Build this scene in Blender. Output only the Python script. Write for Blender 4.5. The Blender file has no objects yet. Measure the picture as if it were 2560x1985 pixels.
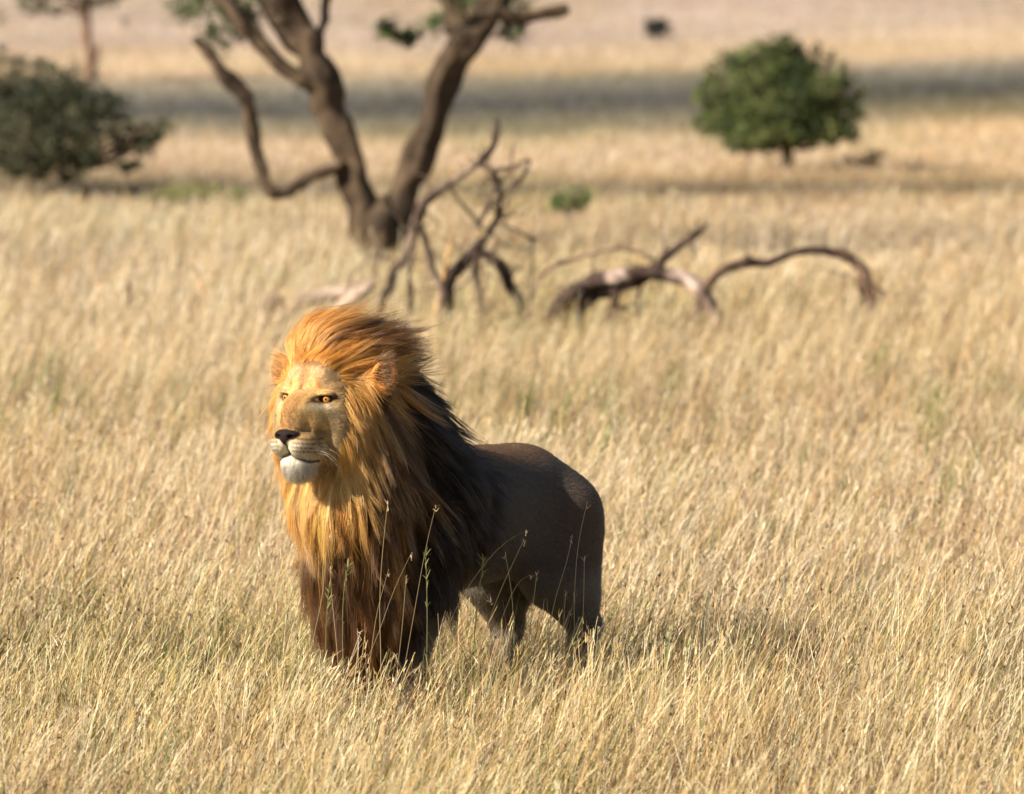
import bpy, math, os
import numpy as np
from mathutils import Vector, Matrix

rng = np.random.default_rng(7)
scene = bpy.context.scene
COL = scene.collection

# ------------------------------------------------------------------ camera
FPX, DIST, HCAM = 17000.0, 25.0, 3.3
YH = -409.0                                   # where the horizon would be, in photo pixels
PITCH = math.atan((992.5 - YH) / FPX)
CAM = np.array([0.0, -DIST, HCAM])
cp, sp = math.cos(PITCH), math.sin(PITCH)
FWD = np.array([0, cp, -sp]); UPV = np.array([0, sp, cp]); RGT = np.array([1.0, 0, 0])

def at(px, py, Y):
    """a point on the line of sight of a photo pixel, at depth Y"""
    d = FWD + RGT * (px - 1280) / FPX - UPV * (py - 992.5) / FPX
    return CAM + d * ((Y - CAM[1]) / d[1])

def ground_depth(py):
    d = FWD - UPV * (py - 992.5) / FPX
    return CAM[1] + d[1] * (-HCAM / d[2])

cam_data = bpy.data.cameras.new('camera')
cam = bpy.data.objects.new('camera', cam_data); COL.objects.link(cam)
cam.location = CAM; cam.rotation_euler = (math.pi / 2 - PITCH, 0, 0)
cam_data.sensor_width = 36.0; cam_data.lens = FPX / 2560 * 36.0
cam_data.clip_start = 0.5; cam_data.clip_end = 8000
cam_data.dof.use_dof = True; cam_data.dof.focus_distance = 24.75
cam_data.dof.aperture_fstop = (cam_data.lens / 1000) / 0.067
scene.camera = cam
scene.render.resolution_x, scene.render.resolution_y = 1024, 794

# ------------------------------------------------------------------ light
SUN_AZ = math.radians(61)      # to the left of the direction lion -> camera
SUN_EL = math.radians(34)
to_sun = Vector((-math.sin(SUN_AZ) * math.cos(SUN_EL), -math.cos(SUN_AZ) * math.cos(SUN_EL), math.sin(SUN_EL)))
sd = bpy.data.lights.new('sun', 'SUN'); sd.energy = 5.0; sd.angle = math.radians(0.5); sd.color = (1.0, 0.90, 0.76)
sun = bpy.data.objects.new('sun', sd); COL.objects.link(sun)
sun.rotation_euler = to_sun.to_track_quat('Z', 'Y').to_euler(); sun.location = (-10, -10, 20)
world = bpy.data.worlds.new('World'); scene.world = world; world.use_nodes = True
nt = world.node_tree; bg = nt.nodes['Background']
sky = nt.nodes.new('ShaderNodeTexSky'); sky.sky_type = 'NISHITA'; sky.sun_disc = False
sky.sun_elevation = SUN_EL; sky.sun_rotation = math.atan2(to_sun.x, to_sun.y)
nt.links.new(sky.outputs[0], bg.inputs[0]); bg.inputs[1].default_value = 0.05
scene.view_settings.view_transform = 'Standard'; scene.view_settings.look = 'None'
scene.view_settings.exposure = 1.12; scene.view_settings.gamma = 1.0
scene.cycles.max_bounces = 6; scene.cycles.diffuse_bounces = 2; scene.cycles.glossy_bounces = 2
scene.cycles.transmission_bounces = 4; scene.cycles.transparent_max_bounces = 8
scene.cycles.use_denoising = True
scene.cycles_curves.shape = 'RIBBONS'

# ------------------------------------------------------------------ helpers
def hashn(i, j, seed):
    h = (i * 374761393 + j * 668265263 + seed * 974711) & 0xffffffff
    h = ((h ^ (h >> 13)) * 1274126177) & 0xffffffff
    return ((h ^ (h >> 16)) & 0xffff) / 65535.0

def noise2(x, y, seed=0):
    xi = np.floor(x).astype(np.int64); yi = np.floor(y).astype(np.int64)
    fx = x - xi; fy = y - yi
    fx = fx * fx * (3 - 2 * fx); fy = fy * fy * (3 - 2 * fy)
    a = hashn(xi, yi, seed); b = hashn(xi + 1, yi, seed); c = hashn(xi, yi + 1, seed); d = hashn(xi + 1, yi + 1, seed)
    return (a * (1 - fx) + b * fx) * (1 - fy) + (c * (1 - fx) + d * fx) * fy

def fbm(x, y, seed=0, o=3):
    s = 0; a = 0.5
    for k in range(o):
        s = s + a * noise2(x * 2 ** k, y * 2 ** k, seed + k * 13); a *= 0.5
    return s / (1 - 0.5 ** o)

def noise3(p, f, seed=0):
    return (noise2(p[:, 0] * f + 7, p[:, 1] * f + p[:, 2] * f * 0.61, seed) + noise2(p[:, 2] * f + 3, p[:, 0] * f * 0.5 - p[:, 1] * f, seed + 5)) * 0.5

def sstep(a, b, x):
    t = np.clip((x - a) / (b - a), 0, 1); return t * t * (3 - 2 * t)

def nrm(v):
    return v / np.maximum(np.linalg.norm(v, axis=-1, keepdims=True), 1e-9)

def mix(a, b, t):
    t = np.asarray(t)
    if t.ndim == 1: t = t[:, None]
    return a * (1 - t) + b * t

def srgb(r, g, b):
    c = np.array([r, g, b]) / 255.0
    return np.where(c <= 0.04045, c / 12.92, ((c + 0.055) / 1.055) ** 2.4)

def mesh_obj(name, co, faces, mat, parent=None, col=None, smooth=True):
    """faces: (n,4) or (n,3) int array or list of such arrays"""
    if not isinstance(faces, list): faces = [faces]
    me = bpy.data.meshes.new(name)
    idx = np.concatenate([f.reshape(-1) for f in faces]).astype(np.int32)
    tot = np.concatenate([np.full(len(f), f.shape[1], np.int32) for f in faces])
    st = np.concatenate([[0], np.cumsum(tot)[:-1]]).astype(np.int32)
    me.vertices.add(len(co)); me.vertices.foreach_set('co', np.asarray(co, np.float32).reshape(-1))
    me.loops.add(len(idx)); me.loops.foreach_set('vertex_index', idx)
    me.polygons.add(len(tot)); me.polygons.foreach_set('loop_start', st)
    me.polygons.foreach_set('use_smooth', np.full(len(tot), smooth))
    if col is not None:
        at_ = me.attributes.new('col', 'FLOAT_COLOR', 'POINT')
        c = np.ones((len(co), 4), np.float32); c[:, :3] = col
        at_.data.foreach_set('color', c.reshape(-1))
    me.update(calc_edges=True)
    if mat: me.materials.append(mat)
    o = bpy.data.objects.new(name, me); COL.objects.link(o)
    if parent: o.parent = parent
    return o

def curves_obj(name, P, R, C, mat, parent=None):
    """P (n,k,3) points, R (n,k) radii, C (n,k,3) colours"""
    n, k, _ = P.shape
    cu = bpy.data.hair_curves.new(name)
    cu.add_curves([k] * n)
    cu.points.foreach_set('position', P.astype(np.float32).reshape(-1))
    cu.points.foreach_set('radius', R.astype(np.float32).reshape(-1))
    a = cu.attributes.new('col', 'FLOAT_COLOR', 'POINT')
    c = np.ones((n * k, 4), np.float32); c[:, :3] = C.reshape(-1, 3)
    a.data.foreach_set('color', c.reshape(-1))
    cu.materials.append(mat)
    o = bpy.data.objects.new(name, cu); COL.objects.link(o)
    if parent: o.parent = parent
    return o

def empty(name, loc, label, cat, group=None):
    o = bpy.data.objects.new(name, None); COL.objects.link(o); o.location = loc; o.empty_display_size = 0.2
    tag(o, label, cat, group); return o

def tag(o, label=None, cat=None, group=None, kind=None):
    if label: o['label'] = label
    if cat: o['category'] = cat
    if group: o['group'] = group
    if kind: o['kind'] = kind
    return o

# ------------------------------------------------------------------ materials
def new_mat(name):
    m = bpy.data.materials.new(name); m.use_nodes = True
    nt = m.node_tree; nt.nodes.clear()
    out = nt.nodes.new('ShaderNodeOutputMaterial')
    return m, nt, out

def attr_mat(name, rough=0.7, transl=0.0, spec=0.3, noise=0.0, nscale=40, bump=0.0, bscale=60):
    m, nt, out = new_mat(name)
    a = nt.nodes.new('ShaderNodeAttribute'); a.attribute_name = 'col'
    colout = a.outputs['Color']
    if noise:
        tc = nt.nodes.new('ShaderNodeTexCoord')
        nz = nt.nodes.new('ShaderNodeTexNoise'); nz.inputs['Scale'].default_value = nscale; nz.inputs['Detail'].default_value = 6
        nt.links.new(tc.outputs['Object'], nz.inputs['Vector'])
        mr = nt.nodes.new('ShaderNodeMapRange'); mr.inputs[1].default_value = 0.3; mr.inputs[2].default_value = 0.7
        mr.inputs[3].default_value = 1 - noise; mr.inputs[4].default_value = 1 + noise
        nt.links.new(nz.outputs['Fac'], mr.inputs[0])
        mx = nt.nodes.new('ShaderNodeVectorMath'); mx.operation = 'SCALE'
        nt.links.new(colout, mx.inputs[0]); nt.links.new(mr.outputs[0], mx.inputs['Scale'])
        colout = mx.outputs[0]
    b = nt.nodes.new('ShaderNodeBsdfPrincipled'); b.inputs['Roughness'].default_value = rough
    b.inputs['Specular IOR Level'].default_value = spec
    nt.links.new(colout, b.inputs['Base Color'])
    if bump:
        tc = nt.nodes.new('ShaderNodeTexCoord')
        nz = nt.nodes.new('ShaderNodeTexNoise'); nz.inputs['Scale'].default_value = bscale; nz.inputs['Detail'].default_value = 5
        nt.links.new(tc.outputs['Object'], nz.inputs['Vector'])
        bp = nt.nodes.new('ShaderNodeBump'); bp.inputs['Strength'].default_value = 0.8; bp.inputs['Distance'].default_value = bump
        nt.links.new(nz.outputs['Fac'], bp.inputs['Height']); nt.links.new(bp.outputs[0], b.inputs['Normal'])
    res = b.outputs[0]
    if transl:
        t = nt.nodes.new('ShaderNodeBsdfTranslucent'); nt.links.new(colout, t.inputs[0])
        mxs = nt.nodes.new('ShaderNodeMixShader'); mxs.inputs[0].default_value = transl
        nt.links.new(res, mxs.inputs[1]); nt.links.new(t.outputs[0], mxs.inputs[2]); res = mxs.outputs[0]
    nt.links.new(res, out.inputs[0])
    return m

def hair_mat(name, rough=0.35, rad=0.45, diffuse=0.35):
    m, nt, out = new_mat(name)
    a = nt.nodes.new('ShaderNodeAttribute'); a.attribute_name = 'col'
    h = nt.nodes.new('ShaderNodeBsdfHairPrincipled'); h.parametrization = 'COLOR'
    h.inputs['Roughness'].default_value = rough; h.inputs['Radial Roughness'].default_value = rad
    if 'Coat' in h.inputs: h.inputs['Coat'].default_value = 0.0
    if 'Random Roughness' in h.inputs: h.inputs['Random Roughness'].default_value = 0.1
    nt.links.new(a.outputs['Color'], h.inputs['Color'])
    d = nt.nodes.new('ShaderNodeBsdfDiffuse'); nt.links.new(a.outputs['Color'], d.inputs[0])
    mx = nt.nodes.new('ShaderNodeMixShader'); mx.inputs[0].default_value = diffuse
    nt.links.new(h.outputs[0], mx.inputs[1]); nt.links.new(d.outputs[0], mx.inputs[2])
    nt.links.new(mx.outputs[0], out.inputs[0])
    return m

M_grass = attr_mat('dry_grass', rough=0.55, transl=0.28, spec=0.25)
M_ground = attr_mat('savanna_soil', rough=0.95, spec=0.1, noise=0.35, nscale=3, bump=0.03, bscale=14)
M_leaf = attr_mat('leaf', rough=0.6, transl=0.25, spec=0.25)
M_bark = attr_mat('bark', rough=0.9, spec=0.15, noise=0.35, nscale=9, bump=0.02, bscale=22)
M_dead = attr_mat('dead_wood', rough=0.9, spec=0.15, noise=0.3, nscale=14, bump=0.008, bscale=50)
M_body = attr_mat('lion_skin', rough=0.8, spec=0.12, noise=0.08, nscale=60)
M_coat = hair_mat('short_coat_hair', 0.5, 0.6, 0.65)
M_mane = hair_mat('mane_hair', 0.38, 0.5, 0.4)
M_eye = attr_mat('eye_amber', rough=0.06, spec=0.6)
M_whisk = attr_mat('whisker_hair', rough=0.4, spec=0.4)

exec_parts = []
# ================================================================== GRASSLAND
def grnd(x, y):
    return 0.10 * (fbm(x * 0.12, y * 0.12, 91) - 0.5) * sstep(4, 14, np.hypot(x, y)) - 0.0

# colour of the field by place: bands of lighter and darker tone across the plain (sRGB as seen, scaled to albedo)
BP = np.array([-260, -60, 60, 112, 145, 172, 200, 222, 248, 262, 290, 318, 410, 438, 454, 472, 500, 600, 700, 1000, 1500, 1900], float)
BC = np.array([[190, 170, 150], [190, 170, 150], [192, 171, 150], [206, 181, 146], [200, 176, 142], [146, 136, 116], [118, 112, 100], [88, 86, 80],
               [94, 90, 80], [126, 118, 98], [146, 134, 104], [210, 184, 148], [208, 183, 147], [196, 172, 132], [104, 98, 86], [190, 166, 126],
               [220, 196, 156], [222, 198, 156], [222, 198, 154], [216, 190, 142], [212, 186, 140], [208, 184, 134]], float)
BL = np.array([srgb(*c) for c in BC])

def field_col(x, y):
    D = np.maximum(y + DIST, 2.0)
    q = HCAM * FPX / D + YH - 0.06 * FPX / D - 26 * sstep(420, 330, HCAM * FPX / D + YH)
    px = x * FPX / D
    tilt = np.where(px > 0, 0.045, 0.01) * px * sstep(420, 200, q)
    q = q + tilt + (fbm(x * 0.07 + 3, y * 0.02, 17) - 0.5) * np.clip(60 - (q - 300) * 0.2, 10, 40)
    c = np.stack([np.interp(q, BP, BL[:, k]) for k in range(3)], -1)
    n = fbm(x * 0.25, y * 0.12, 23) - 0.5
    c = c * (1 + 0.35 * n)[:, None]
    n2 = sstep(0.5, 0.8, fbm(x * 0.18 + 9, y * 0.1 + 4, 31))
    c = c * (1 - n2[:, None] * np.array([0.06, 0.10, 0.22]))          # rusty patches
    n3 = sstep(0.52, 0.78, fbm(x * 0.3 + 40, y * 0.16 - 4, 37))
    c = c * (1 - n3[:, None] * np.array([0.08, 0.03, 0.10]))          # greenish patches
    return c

def build_ground():
    def axis(lo, hi, fine_lo, fine_hi, step):
        a = list(np.arange(fine_lo, fine_hi, step)); s = step; v = a[-1]
        while v < hi: s *= 1.25; v += s; a.append(v)
        s = step; v = a[0]
        while v > lo: s *= 1.25; v -= s; a.insert(0, v)
        return np.array(a)
    xs = axis(-3500, 3500, -16, 16, 0.35); ys = axis(-200, 5000, -8, 140, 0.45)
    X, Y = np.meshgrid(xs, ys, indexing='ij'); x = X.ravel(); y = Y.ravel()
    z = grnd(x, y) - 0.004
    far = np.maximum(y - 170, 0); z = z + far * 0.035 * sstep(0, 400, far)
    co = np.stack([x, y, z], -1)
    nx, ny = len(xs), len(ys)
    i, j = np.meshgrid(np.arange(nx - 1), np.arange(ny - 1), indexing='ij'); a = (i * ny + j).ravel()
    f = np.stack([a, a + ny, a + ny + 1, a + 1], -1)
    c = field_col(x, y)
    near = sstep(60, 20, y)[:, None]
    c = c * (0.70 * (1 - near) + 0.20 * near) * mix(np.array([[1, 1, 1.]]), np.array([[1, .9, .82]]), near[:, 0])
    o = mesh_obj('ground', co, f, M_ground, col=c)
    tag(o, kind='structure')
build_ground()

def ribbons(x, y, z0, h, lean, leandir, bend, w, wtip, yaw, c0, c1, K=5, droop=None):
    """many grass blades: (n,) arrays; returns verts, faces, cols"""
    n = len(x); t = np.linspace(0, 1, K)[None, :]
    lx, ly = np.cos(leandir), np.sin(leandir)
    ang = lean[:, None] + bend[:, None] * t                         # angle from vertical along the blade
    seg = h[:, None] / (K - 1)
    ds = np.sin(ang) * seg; dz = np.cos(ang) * seg
    r = np.concatenate([np.zeros((n, 1)), np.cumsum(ds[:, :-1], 1)], 1)
    z = np.concatenate([np.zeros((n, 1)), np.cumsum(dz[:, :-1], 1)], 1)
    cx = x[:, None] + r * lx[:, None]; cy = y[:, None] + r * ly[:, None]; cz = z0[:, None] + z
    ww = w[:, None] * (1 - t) + wtip[:, None] * t
    sx, sy = np.cos(yaw)[:, None], np.sin(yaw)[:, None]
    V = np.empty((n, K, 2, 3), np.float32)
    V[:, :, 0, 0] = cx - sx * ww; V[:, :, 1, 0] = cx + sx * ww
    V[:, :, 0, 1] = cy - sy * ww; V[:, :, 1, 1] = cy + sy * ww
    V[:, :, 0, 2] = cz; V[:, :, 1, 2] = cz
    base = (np.arange(n) * K * 2)[:, None] + (np.arange(K - 1) * 2)[None, :]
    F = np.stack([base, base + 1, base + 3, base + 2], -1).reshape(-1, 4)
    C = c0[:, None, :] * (1 - t[..., None]) + c1[:, None, :] * t[..., None]
    C = np.repeat(C[:, :, None, :], 2, 2).reshape(-1, 3)
    return V.reshape(-1, 3), F, C, (cx, cy, cz)

PAL = np.array([srgb(*c) for c in [(225, 198, 154), (210, 179, 134), (240, 225, 192), (188, 153, 122), (166, 130, 106), (216, 184, 126)]])
GREEN = np.array([srgb(*c) for c in [(124, 136, 64), (96, 116, 56), (150, 150, 84)]])
DARK = np.array([srgb(*c) for c in [(120, 96, 76), (92, 72, 60), (140, 118, 96)]])

def scatter(y0, y1, dens, margin=0.9):
    """points in the camera's wedge between two depths"""
    hw1 = (y1 + DIST) * 1280 / FPX + margin + (y1 + DIST) * 0.012 + 1.6 + (y1 + DIST) * 0.05
    n = int(dens * 2 * hw1 * (y1 - y0))
    x = rng.uniform(-hw1, hw1, n); y = rng.uniform(y0, y1, n)
    over = np.abs(x) - ((y + DIST) * 1280 / FPX + margin + (y + DIST) * 0.012)      # thinner outside the frame, for views from a step aside
    k = (over < 0) | ((over < 1.6 + (y + DIST) * .05) & (rng.random(n) < .45))
    return x[k], y[k]

GV, GF, GC, goff = [], [], [], 0
def add_grass(V, F, C):
    global goff
    GV.append(V); GF.append(F + goff); GC.append(C); goff += len(V)

# lion's footprint kept clear of blades standing inside the body
B2 = np.array([0.602, 0.799]); L2 = np.array([0.799, -0.602]); R0 = np.array([-0.485, 0.0])
def near_lion(x, y):
    dx, dy = x - R0[0], y - R0[1]
    s = dx * B2[0] + dy * B2[1]; l = dx * L2[0] + dy * L2[1]
    return (s > -0.25) & (s < 1.3) & (np.abs(l) < 0.24)

def pick(pal, n, jit=0.26):
    c = pal[rng.integers(0, len(pal), n)]
    return c * rng.uniform(1 - jit, 1 + jit, (n, 1)) 

def grass_layer(y0, y1, dens, hmul=1.0, wmul=1.0, K=5):

    # ---- low leafy tangle
    x, y = scatter(y0, y1, dens)
    patch = fbm(x * 0.9, y * 0.5, 51)
    tuft = fbm(x * 3.0, y * 3.0, 53)
    keep = rng.random(len(x)) < 0.25 + 1.1 * sstep(.25, .7, tuft)
    x, y, patch, tuft = x[keep], y[keep], patch[keep], tuft[keep]
    nl = near_lion(x, y)
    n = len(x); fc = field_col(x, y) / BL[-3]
    h = rng.uniform(0.10, 0.30, n) * (0.65 + 0.75 * patch) * hmul
    h = h * (.55 + .9 * sstep(.2, .75, fbm(x * 1.6 + 4, y * 1.6, 55)))
    gpatch = sstep(0.52, 0.78, fbm(x * 1.1 + 11, y * 0.7 + 5, 61))
    near = sstep(14, -2, y)
    col = pick(PAL, n) * fc
    isg = rng.random(n) < 0.05 + gpatch * (0.16 + 0.26 * near)
    isd = rng.random(n) < 0.12 + 0.24 * near * sstep(.2, .7, fbm(x * 2 + 1, y * 1.3, 64))
    col = np.where(isg[:, None], pick(GREEN, n, 0.2) * np.minimum(fc, 1.1), col); col = np.where((isd & ~isg)[:, None], pick(DARK, n, 0.25), col)
    ld = rng.normal(0.15, 1.7, n)
    V, F, C, _ = ribbons(x, y, grnd(x, y) - 0.01, h, np.abs(rng.normal(0.2, 0.35, n)), ld, rng.uniform(0.1, 1.9, n),
                         rng.uniform(0.0012, 0.0028, n) * wmul, np.full(n, 0.0004) * wmul, rng.uniform(0, math.pi, n),
                         col * rng.uniform(0.6, 0.9, (n, 1)), col, K)
    add_grass(V, F, C)
    # ---- tall leaning stems with seed heads
    x, y = scatter(y0, y1, dens * 0.30)
    tuft = fbm(x * 2.2 + 7, y * 2.2, 57); keep = rng.random(len(x)) < 0.1 + 1.1 * sstep(.25, .7, tuft)
    x, y = x[keep], y[keep]
    patch = fbm(x * 0.5 + 3, y * 0.3, 58)
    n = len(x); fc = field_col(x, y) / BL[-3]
    h = rng.uniform(0.22, 0.48, n) * (0.6 + 0.7 * patch) * hmul
    # keep the sight of the lion open: shorter stems right in front of it
    front = sstep(-3.2, -0.2, y) * sstep(1.0, 0.2, y) * sstep(-1.0, -0.7, x) * sstep(0.9, 0.5, x)
    h = np.minimum(h * (1 - 0.12 * front), np.where(near_lion(x, y), .24, .62 * hmul))
    h = h * (.75 + .5 * sstep(.2, .75, fbm(x * 1.6 + 4, y * 1.6, 55)))
    col = pick(PAL[[0, 1, 2, 2, 5]], n) * fc
    isg = rng.random(n) < 0.05
    col = np.where(isg[:, None], pick(GREEN, n, 0.2), col)
    lean = rng.normal(0.36, 0.22, n); ld = rng.normal(0.0, 0.8, n)
    w = rng.uniform(0.0009, 0.0016, n) * wmul
    bend = rng.uniform(0.05, 0.6, n)
    V, F, C, (cx, cy, cz) = ribbons(x, y, grnd(x, y) - 0.01, h, lean, ld, bend, w, w * 0.6, rng.uniform(-0.6, 0.6, n), col * 0.8, col, K)
    add_grass(V, F, C)
    # seed heads: slim spikelets clustered along the top of each stem
    S = 2 if wmul < 1.5 else 1
    for s_ in range(S):
        m = rng.random(n) < 0.6
        tx, ty, tz = cx[m, -1], cy[m, -1], cz[m, -1]; nn = m.sum()
        tz = tz - rng.uniform(0, 0.05, nn)
        V, F, C, _ = ribbons(tx - (cz[m, -1] - tz) * 0.3, ty, tz, rng.uniform(0.015, 0.05, nn), lean[m] + bend[m] * 0.8 + rng.normal(0, .35, nn), ld[m],
                             rng.uniform(0, .8, nn), rng.uniform(0.0010, 0.0021, nn) * wmul, np.full(nn, 0.0005), rng.uniform(-1, 1, nn),
                             col[m] * 0.95, col[m] * 1.05, 3)
        add_grass(V, F, C)
    # dark dry flower heads
    if wmul < 1.6:
        x, y = scatter(y0, y1, 7)
        x = x[~near_lion(x, y)] if False else x
        k = ~near_lion(x, y); x, y = x[k], y[k]; n = len(x)
        h = rng.uniform(0.28, 0.42, n) * hmul
        ld = rng.normal(0.0, 0.5, n); lean = rng.normal(0.2, 0.15, n)
        c = pick(PAL, n) * 0.7
        V, F, C, (cx, cy, cz) = ribbons(x, y, grnd(x, y), h, lean, ld, rng.uniform(0, .4, n), np.full(n, 0.0009), np.full(n, 0.0007), rng.uniform(-.6, .6, n), c, c, 4)
        add_grass(V, F, C)
        for a in range(4):
            V, F, C, _ = ribbons(cx[:, -1], cy[:, -1], cz[:, -1] - 0.004, rng.uniform(.008, .014, n), rng.uniform(0, 1.2, n), rng.uniform(0, 6.3, n), np.zeros(n),
                                 np.full(n, .0028), np.full(n, .0022), rng.uniform(0, 3.1, n), pick(DARK, n) * .4, pick(DARK, n) * .3, 3)
            add_grass(V, F, C)

def flecks(y0, y1, dens, mul=1.0):

    x, y = scatter(y0, y1, dens); k = ~near_lion(x, y); x, y = x[k], y[k]; n = len(x)
    cl = fbm(x * 2.4 + 3, y * 2.0, 66); k = rng.random(n) < .15 + 1.2 * sstep(.35, .7, cl); x, y = x[k], y[k]; n = len(x)
    P3 = np.concatenate([PAL * .9, PAL[[3, 4]] * .75, DARK, DARK * .5, GREEN[:1] * .9])
    c = pick(P3, n, .3)
    h = rng.uniform(.008, .030, n) * mul
    V, F, C, _ = ribbons(x, y, grnd(x, y) + rng.uniform(.03, .30, n) ** 1.0 * (.6 + .8 * fbm(x * 1.6 + 4, y * 1.6, 55)), h, rng.uniform(0, 1.6, n), rng.uniform(0, 6.28, n), rng.uniform(-.8, .8, n),
                         rng.uniform(.0012, .0034, n) * mul, rng.uniform(.0005, .002, n) * mul, rng.uniform(0, 3.14, n), c, c, 3)
    add_grass(V, F, C)
flecks(-7.5, 2.0, 2000); flecks(2.0, 11, 800, 1.3)
# fresh green tufts
def tufts(n_, y0, y1, hs=1.0):
    cx, cy = scatter(y0, y1, n_ / ((y1 - y0) * 4.5)); m = len(cx); per = 26
    k = np.repeat(np.arange(m), per); n = len(k); sz = rng.uniform(.5, 1.1, m)
    x = cx[k] + rng.normal(0, .035, n) * sz[k]; y = cy[k] + rng.normal(0, .04, n) * sz[k]
    c = pick(GREEN, n, .3) * .8
    V, F, C, _ = ribbons(x, y, grnd(x, y), rng.uniform(.16, .36, n) * sz[k] * hs, np.abs(rng.normal(.15, .2, n)), rng.uniform(-1.6, 1.6, n), rng.uniform(.1, 1.0, n),
                         rng.uniform(.0018, .0038, n), np.full(n, .0006), rng.uniform(0, 3.14, n), c * .8, c, 5)
    add_grass(V, F, C)
tufts(90, -7, 4); tufts(110, 4, 16, 1.0)
def weedy_patch(x0, x1, y0, y1, m, per=30):
    cx, cy = rng.uniform(x0, x1, m), rng.uniform(y0, y1, m); k = np.repeat(np.arange(m), per); n = len(k)
    x = cx[k] + rng.normal(0, .06, n); y = cy[k] + rng.normal(0, .06, n)
    c = np.where(rng.random((n, 1)) < .5, pick(GREEN, n, .3) * .75, pick(DARK, n, .3) * .9)
    V, F, C, _ = ribbons(x, y, grnd(x, y), rng.uniform(.12, .34, n), np.abs(rng.normal(.25, .3, n)), rng.uniform(0, 6.28, n), rng.uniform(.1, 1.6, n),
                         rng.uniform(.0015, .0034, n), np.full(n, .0006), rng.uniform(0, 3.14, n), c * .7, c, 5)
    add_grass(V, F, C)
weedy_patch(-2.3, -1.2, .8, 3.2, 60); weedy_patch(-1.2, -.75, .4, 1.6, 14); weedy_patch(.75, 1.3, .6, 2.4, 26); weedy_patch(1.6, 2.4, -1.8, .6, 22)
grass_layer(-7.5, 1.5, 1800, 1.15)
grass_layer(1.5, 9, 1600, 1.1, 1.05)
grass_layer(9, 20, 850, .80, 1.15, 4)
grass_layer(20, 31, 420, .62, 1.3, 4)
grass_layer(31, 42, 360, .42, 1.6, 3)
grass_layer(42, 80, 200, .34, 2.0, 3)
grass_layer(80, 130, 60, .3, 3.0, 3)

# thin stalks standing round the lion's legs
def stalks(n, x0, x1, y0, y1, h0, h1):
    x = rng.uniform(x0, x1, n); y = rng.uniform(y0, y1, n)
    dx, dy = x - R0[0], y - R0[1]; s = dx * B2[0] + dy * B2[1]; l = dx * L2[0] + dy * L2[1]
    k = ~((s > -.35) & (s < 1.25) & (np.abs(l) < .27)) & (l > 0); x, y = x[k], y[k]; n = len(x)
    c = pick(PAL[[0, 1, 2, 3, 4]], n, .3) * .9; g = rng.random(n) < .14; c[g] = pick(GREEN, g.sum(), .2)
    V, F, C, (cx, cy, cz) = ribbons(x, y, grnd(x, y), rng.uniform(h0, h1, n), rng.normal(.2, .2, n), rng.normal(0, 1.0, n), rng.uniform(0, .9, n),
                                    rng.uniform(.0009, .0017, n), np.full(n, .0006), rng.uniform(-.6, .6, n), c * .8, c, 8)
    add_grass(V, F, C)
    for a in range(3):
        m = rng.random(n) < .5; q = m.sum()
        V, F, C, _ = ribbons(cx[m, -1], cy[m, -1], cz[m, -1] - rng.uniform(0, .04, q), rng.uniform(.01, .035, q), rng.uniform(0, 1.2, q), rng.uniform(-1.5, 4, q), rng.uniform(0, .8, q),
                             rng.uniform(.001, .0022, q), np.full(q, .0005), rng.uniform(-1, 1, q), c[m], c[m] * 1.1, 3)
        add_grass(V, F, C)
stalks(420, -1.1, 1.1, -1.1, 1.0, .28, .52)
# long single stems that rise in front of the lion's shaded body: (base px, top px, bend)
def stem_path(pts, Y, w=0.0016, col=(214, 186, 132), K=10):
    P = np.array([at(px, py, Y) for px, py in pts]); k = len(P)
    tt = np.linspace(0, k - 1, K); out = np.empty((K, 3))
    for a in range(3):
        # smooth interpolation
        out[:, a] = np.interp(tt, np.arange(k), P[:, a])
    for _ in range(2): out[1:-1] = (out[:-2] + 2 * out[1:-1] + out[2:]) / 4
    V = np.empty((K, 2, 3)); ww = np.linspace(w, w * 0.6, K)
    V[:, 0] = out - np.array([1, .3, 0.1]) * ww[:, None]; V[:, 1] = out + np.array([1, .3, .1]) * ww[:, None]
    b = np.arange(K - 1) * 2; F = np.stack([b, b + 1, b + 3, b + 2], -1)
    C = np.tile(srgb(*col), (K * 2, 1)) * rng.uniform(.85, 1.1)
    add_grass(V.reshape(-1, 3), F, C)
    return out
def tip(P, n=5, col=(200, 178, 140), L=0.02):
    n_ = n
    V, F, C, _ = ribbons(np.full(n_, P[0]), np.full(n_, P[1]), P[2] - rng.uniform(0, .03, n_), rng.uniform(.6, 1.3, n_) * L, rng.uniform(0, 1.3, n_), rng.uniform(-1.5, 1.5, n_) + (rng.random(n_) < .4) * 3.1,
                         np.zeros(n_), np.full(n_, .0018), np.full(n_, .0006), rng.uniform(-.5, .5, n_), np.tile(srgb(*col), (n_, 1)), np.tile(srgb(*col), (n_, 1)), 3)
    add_grass(V, F, C)
def zp(x, y):                                                        # notes were taken on an enlarged crop
    return (700 + x * 0.3938, 1100 + y * 0.3938)
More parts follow.
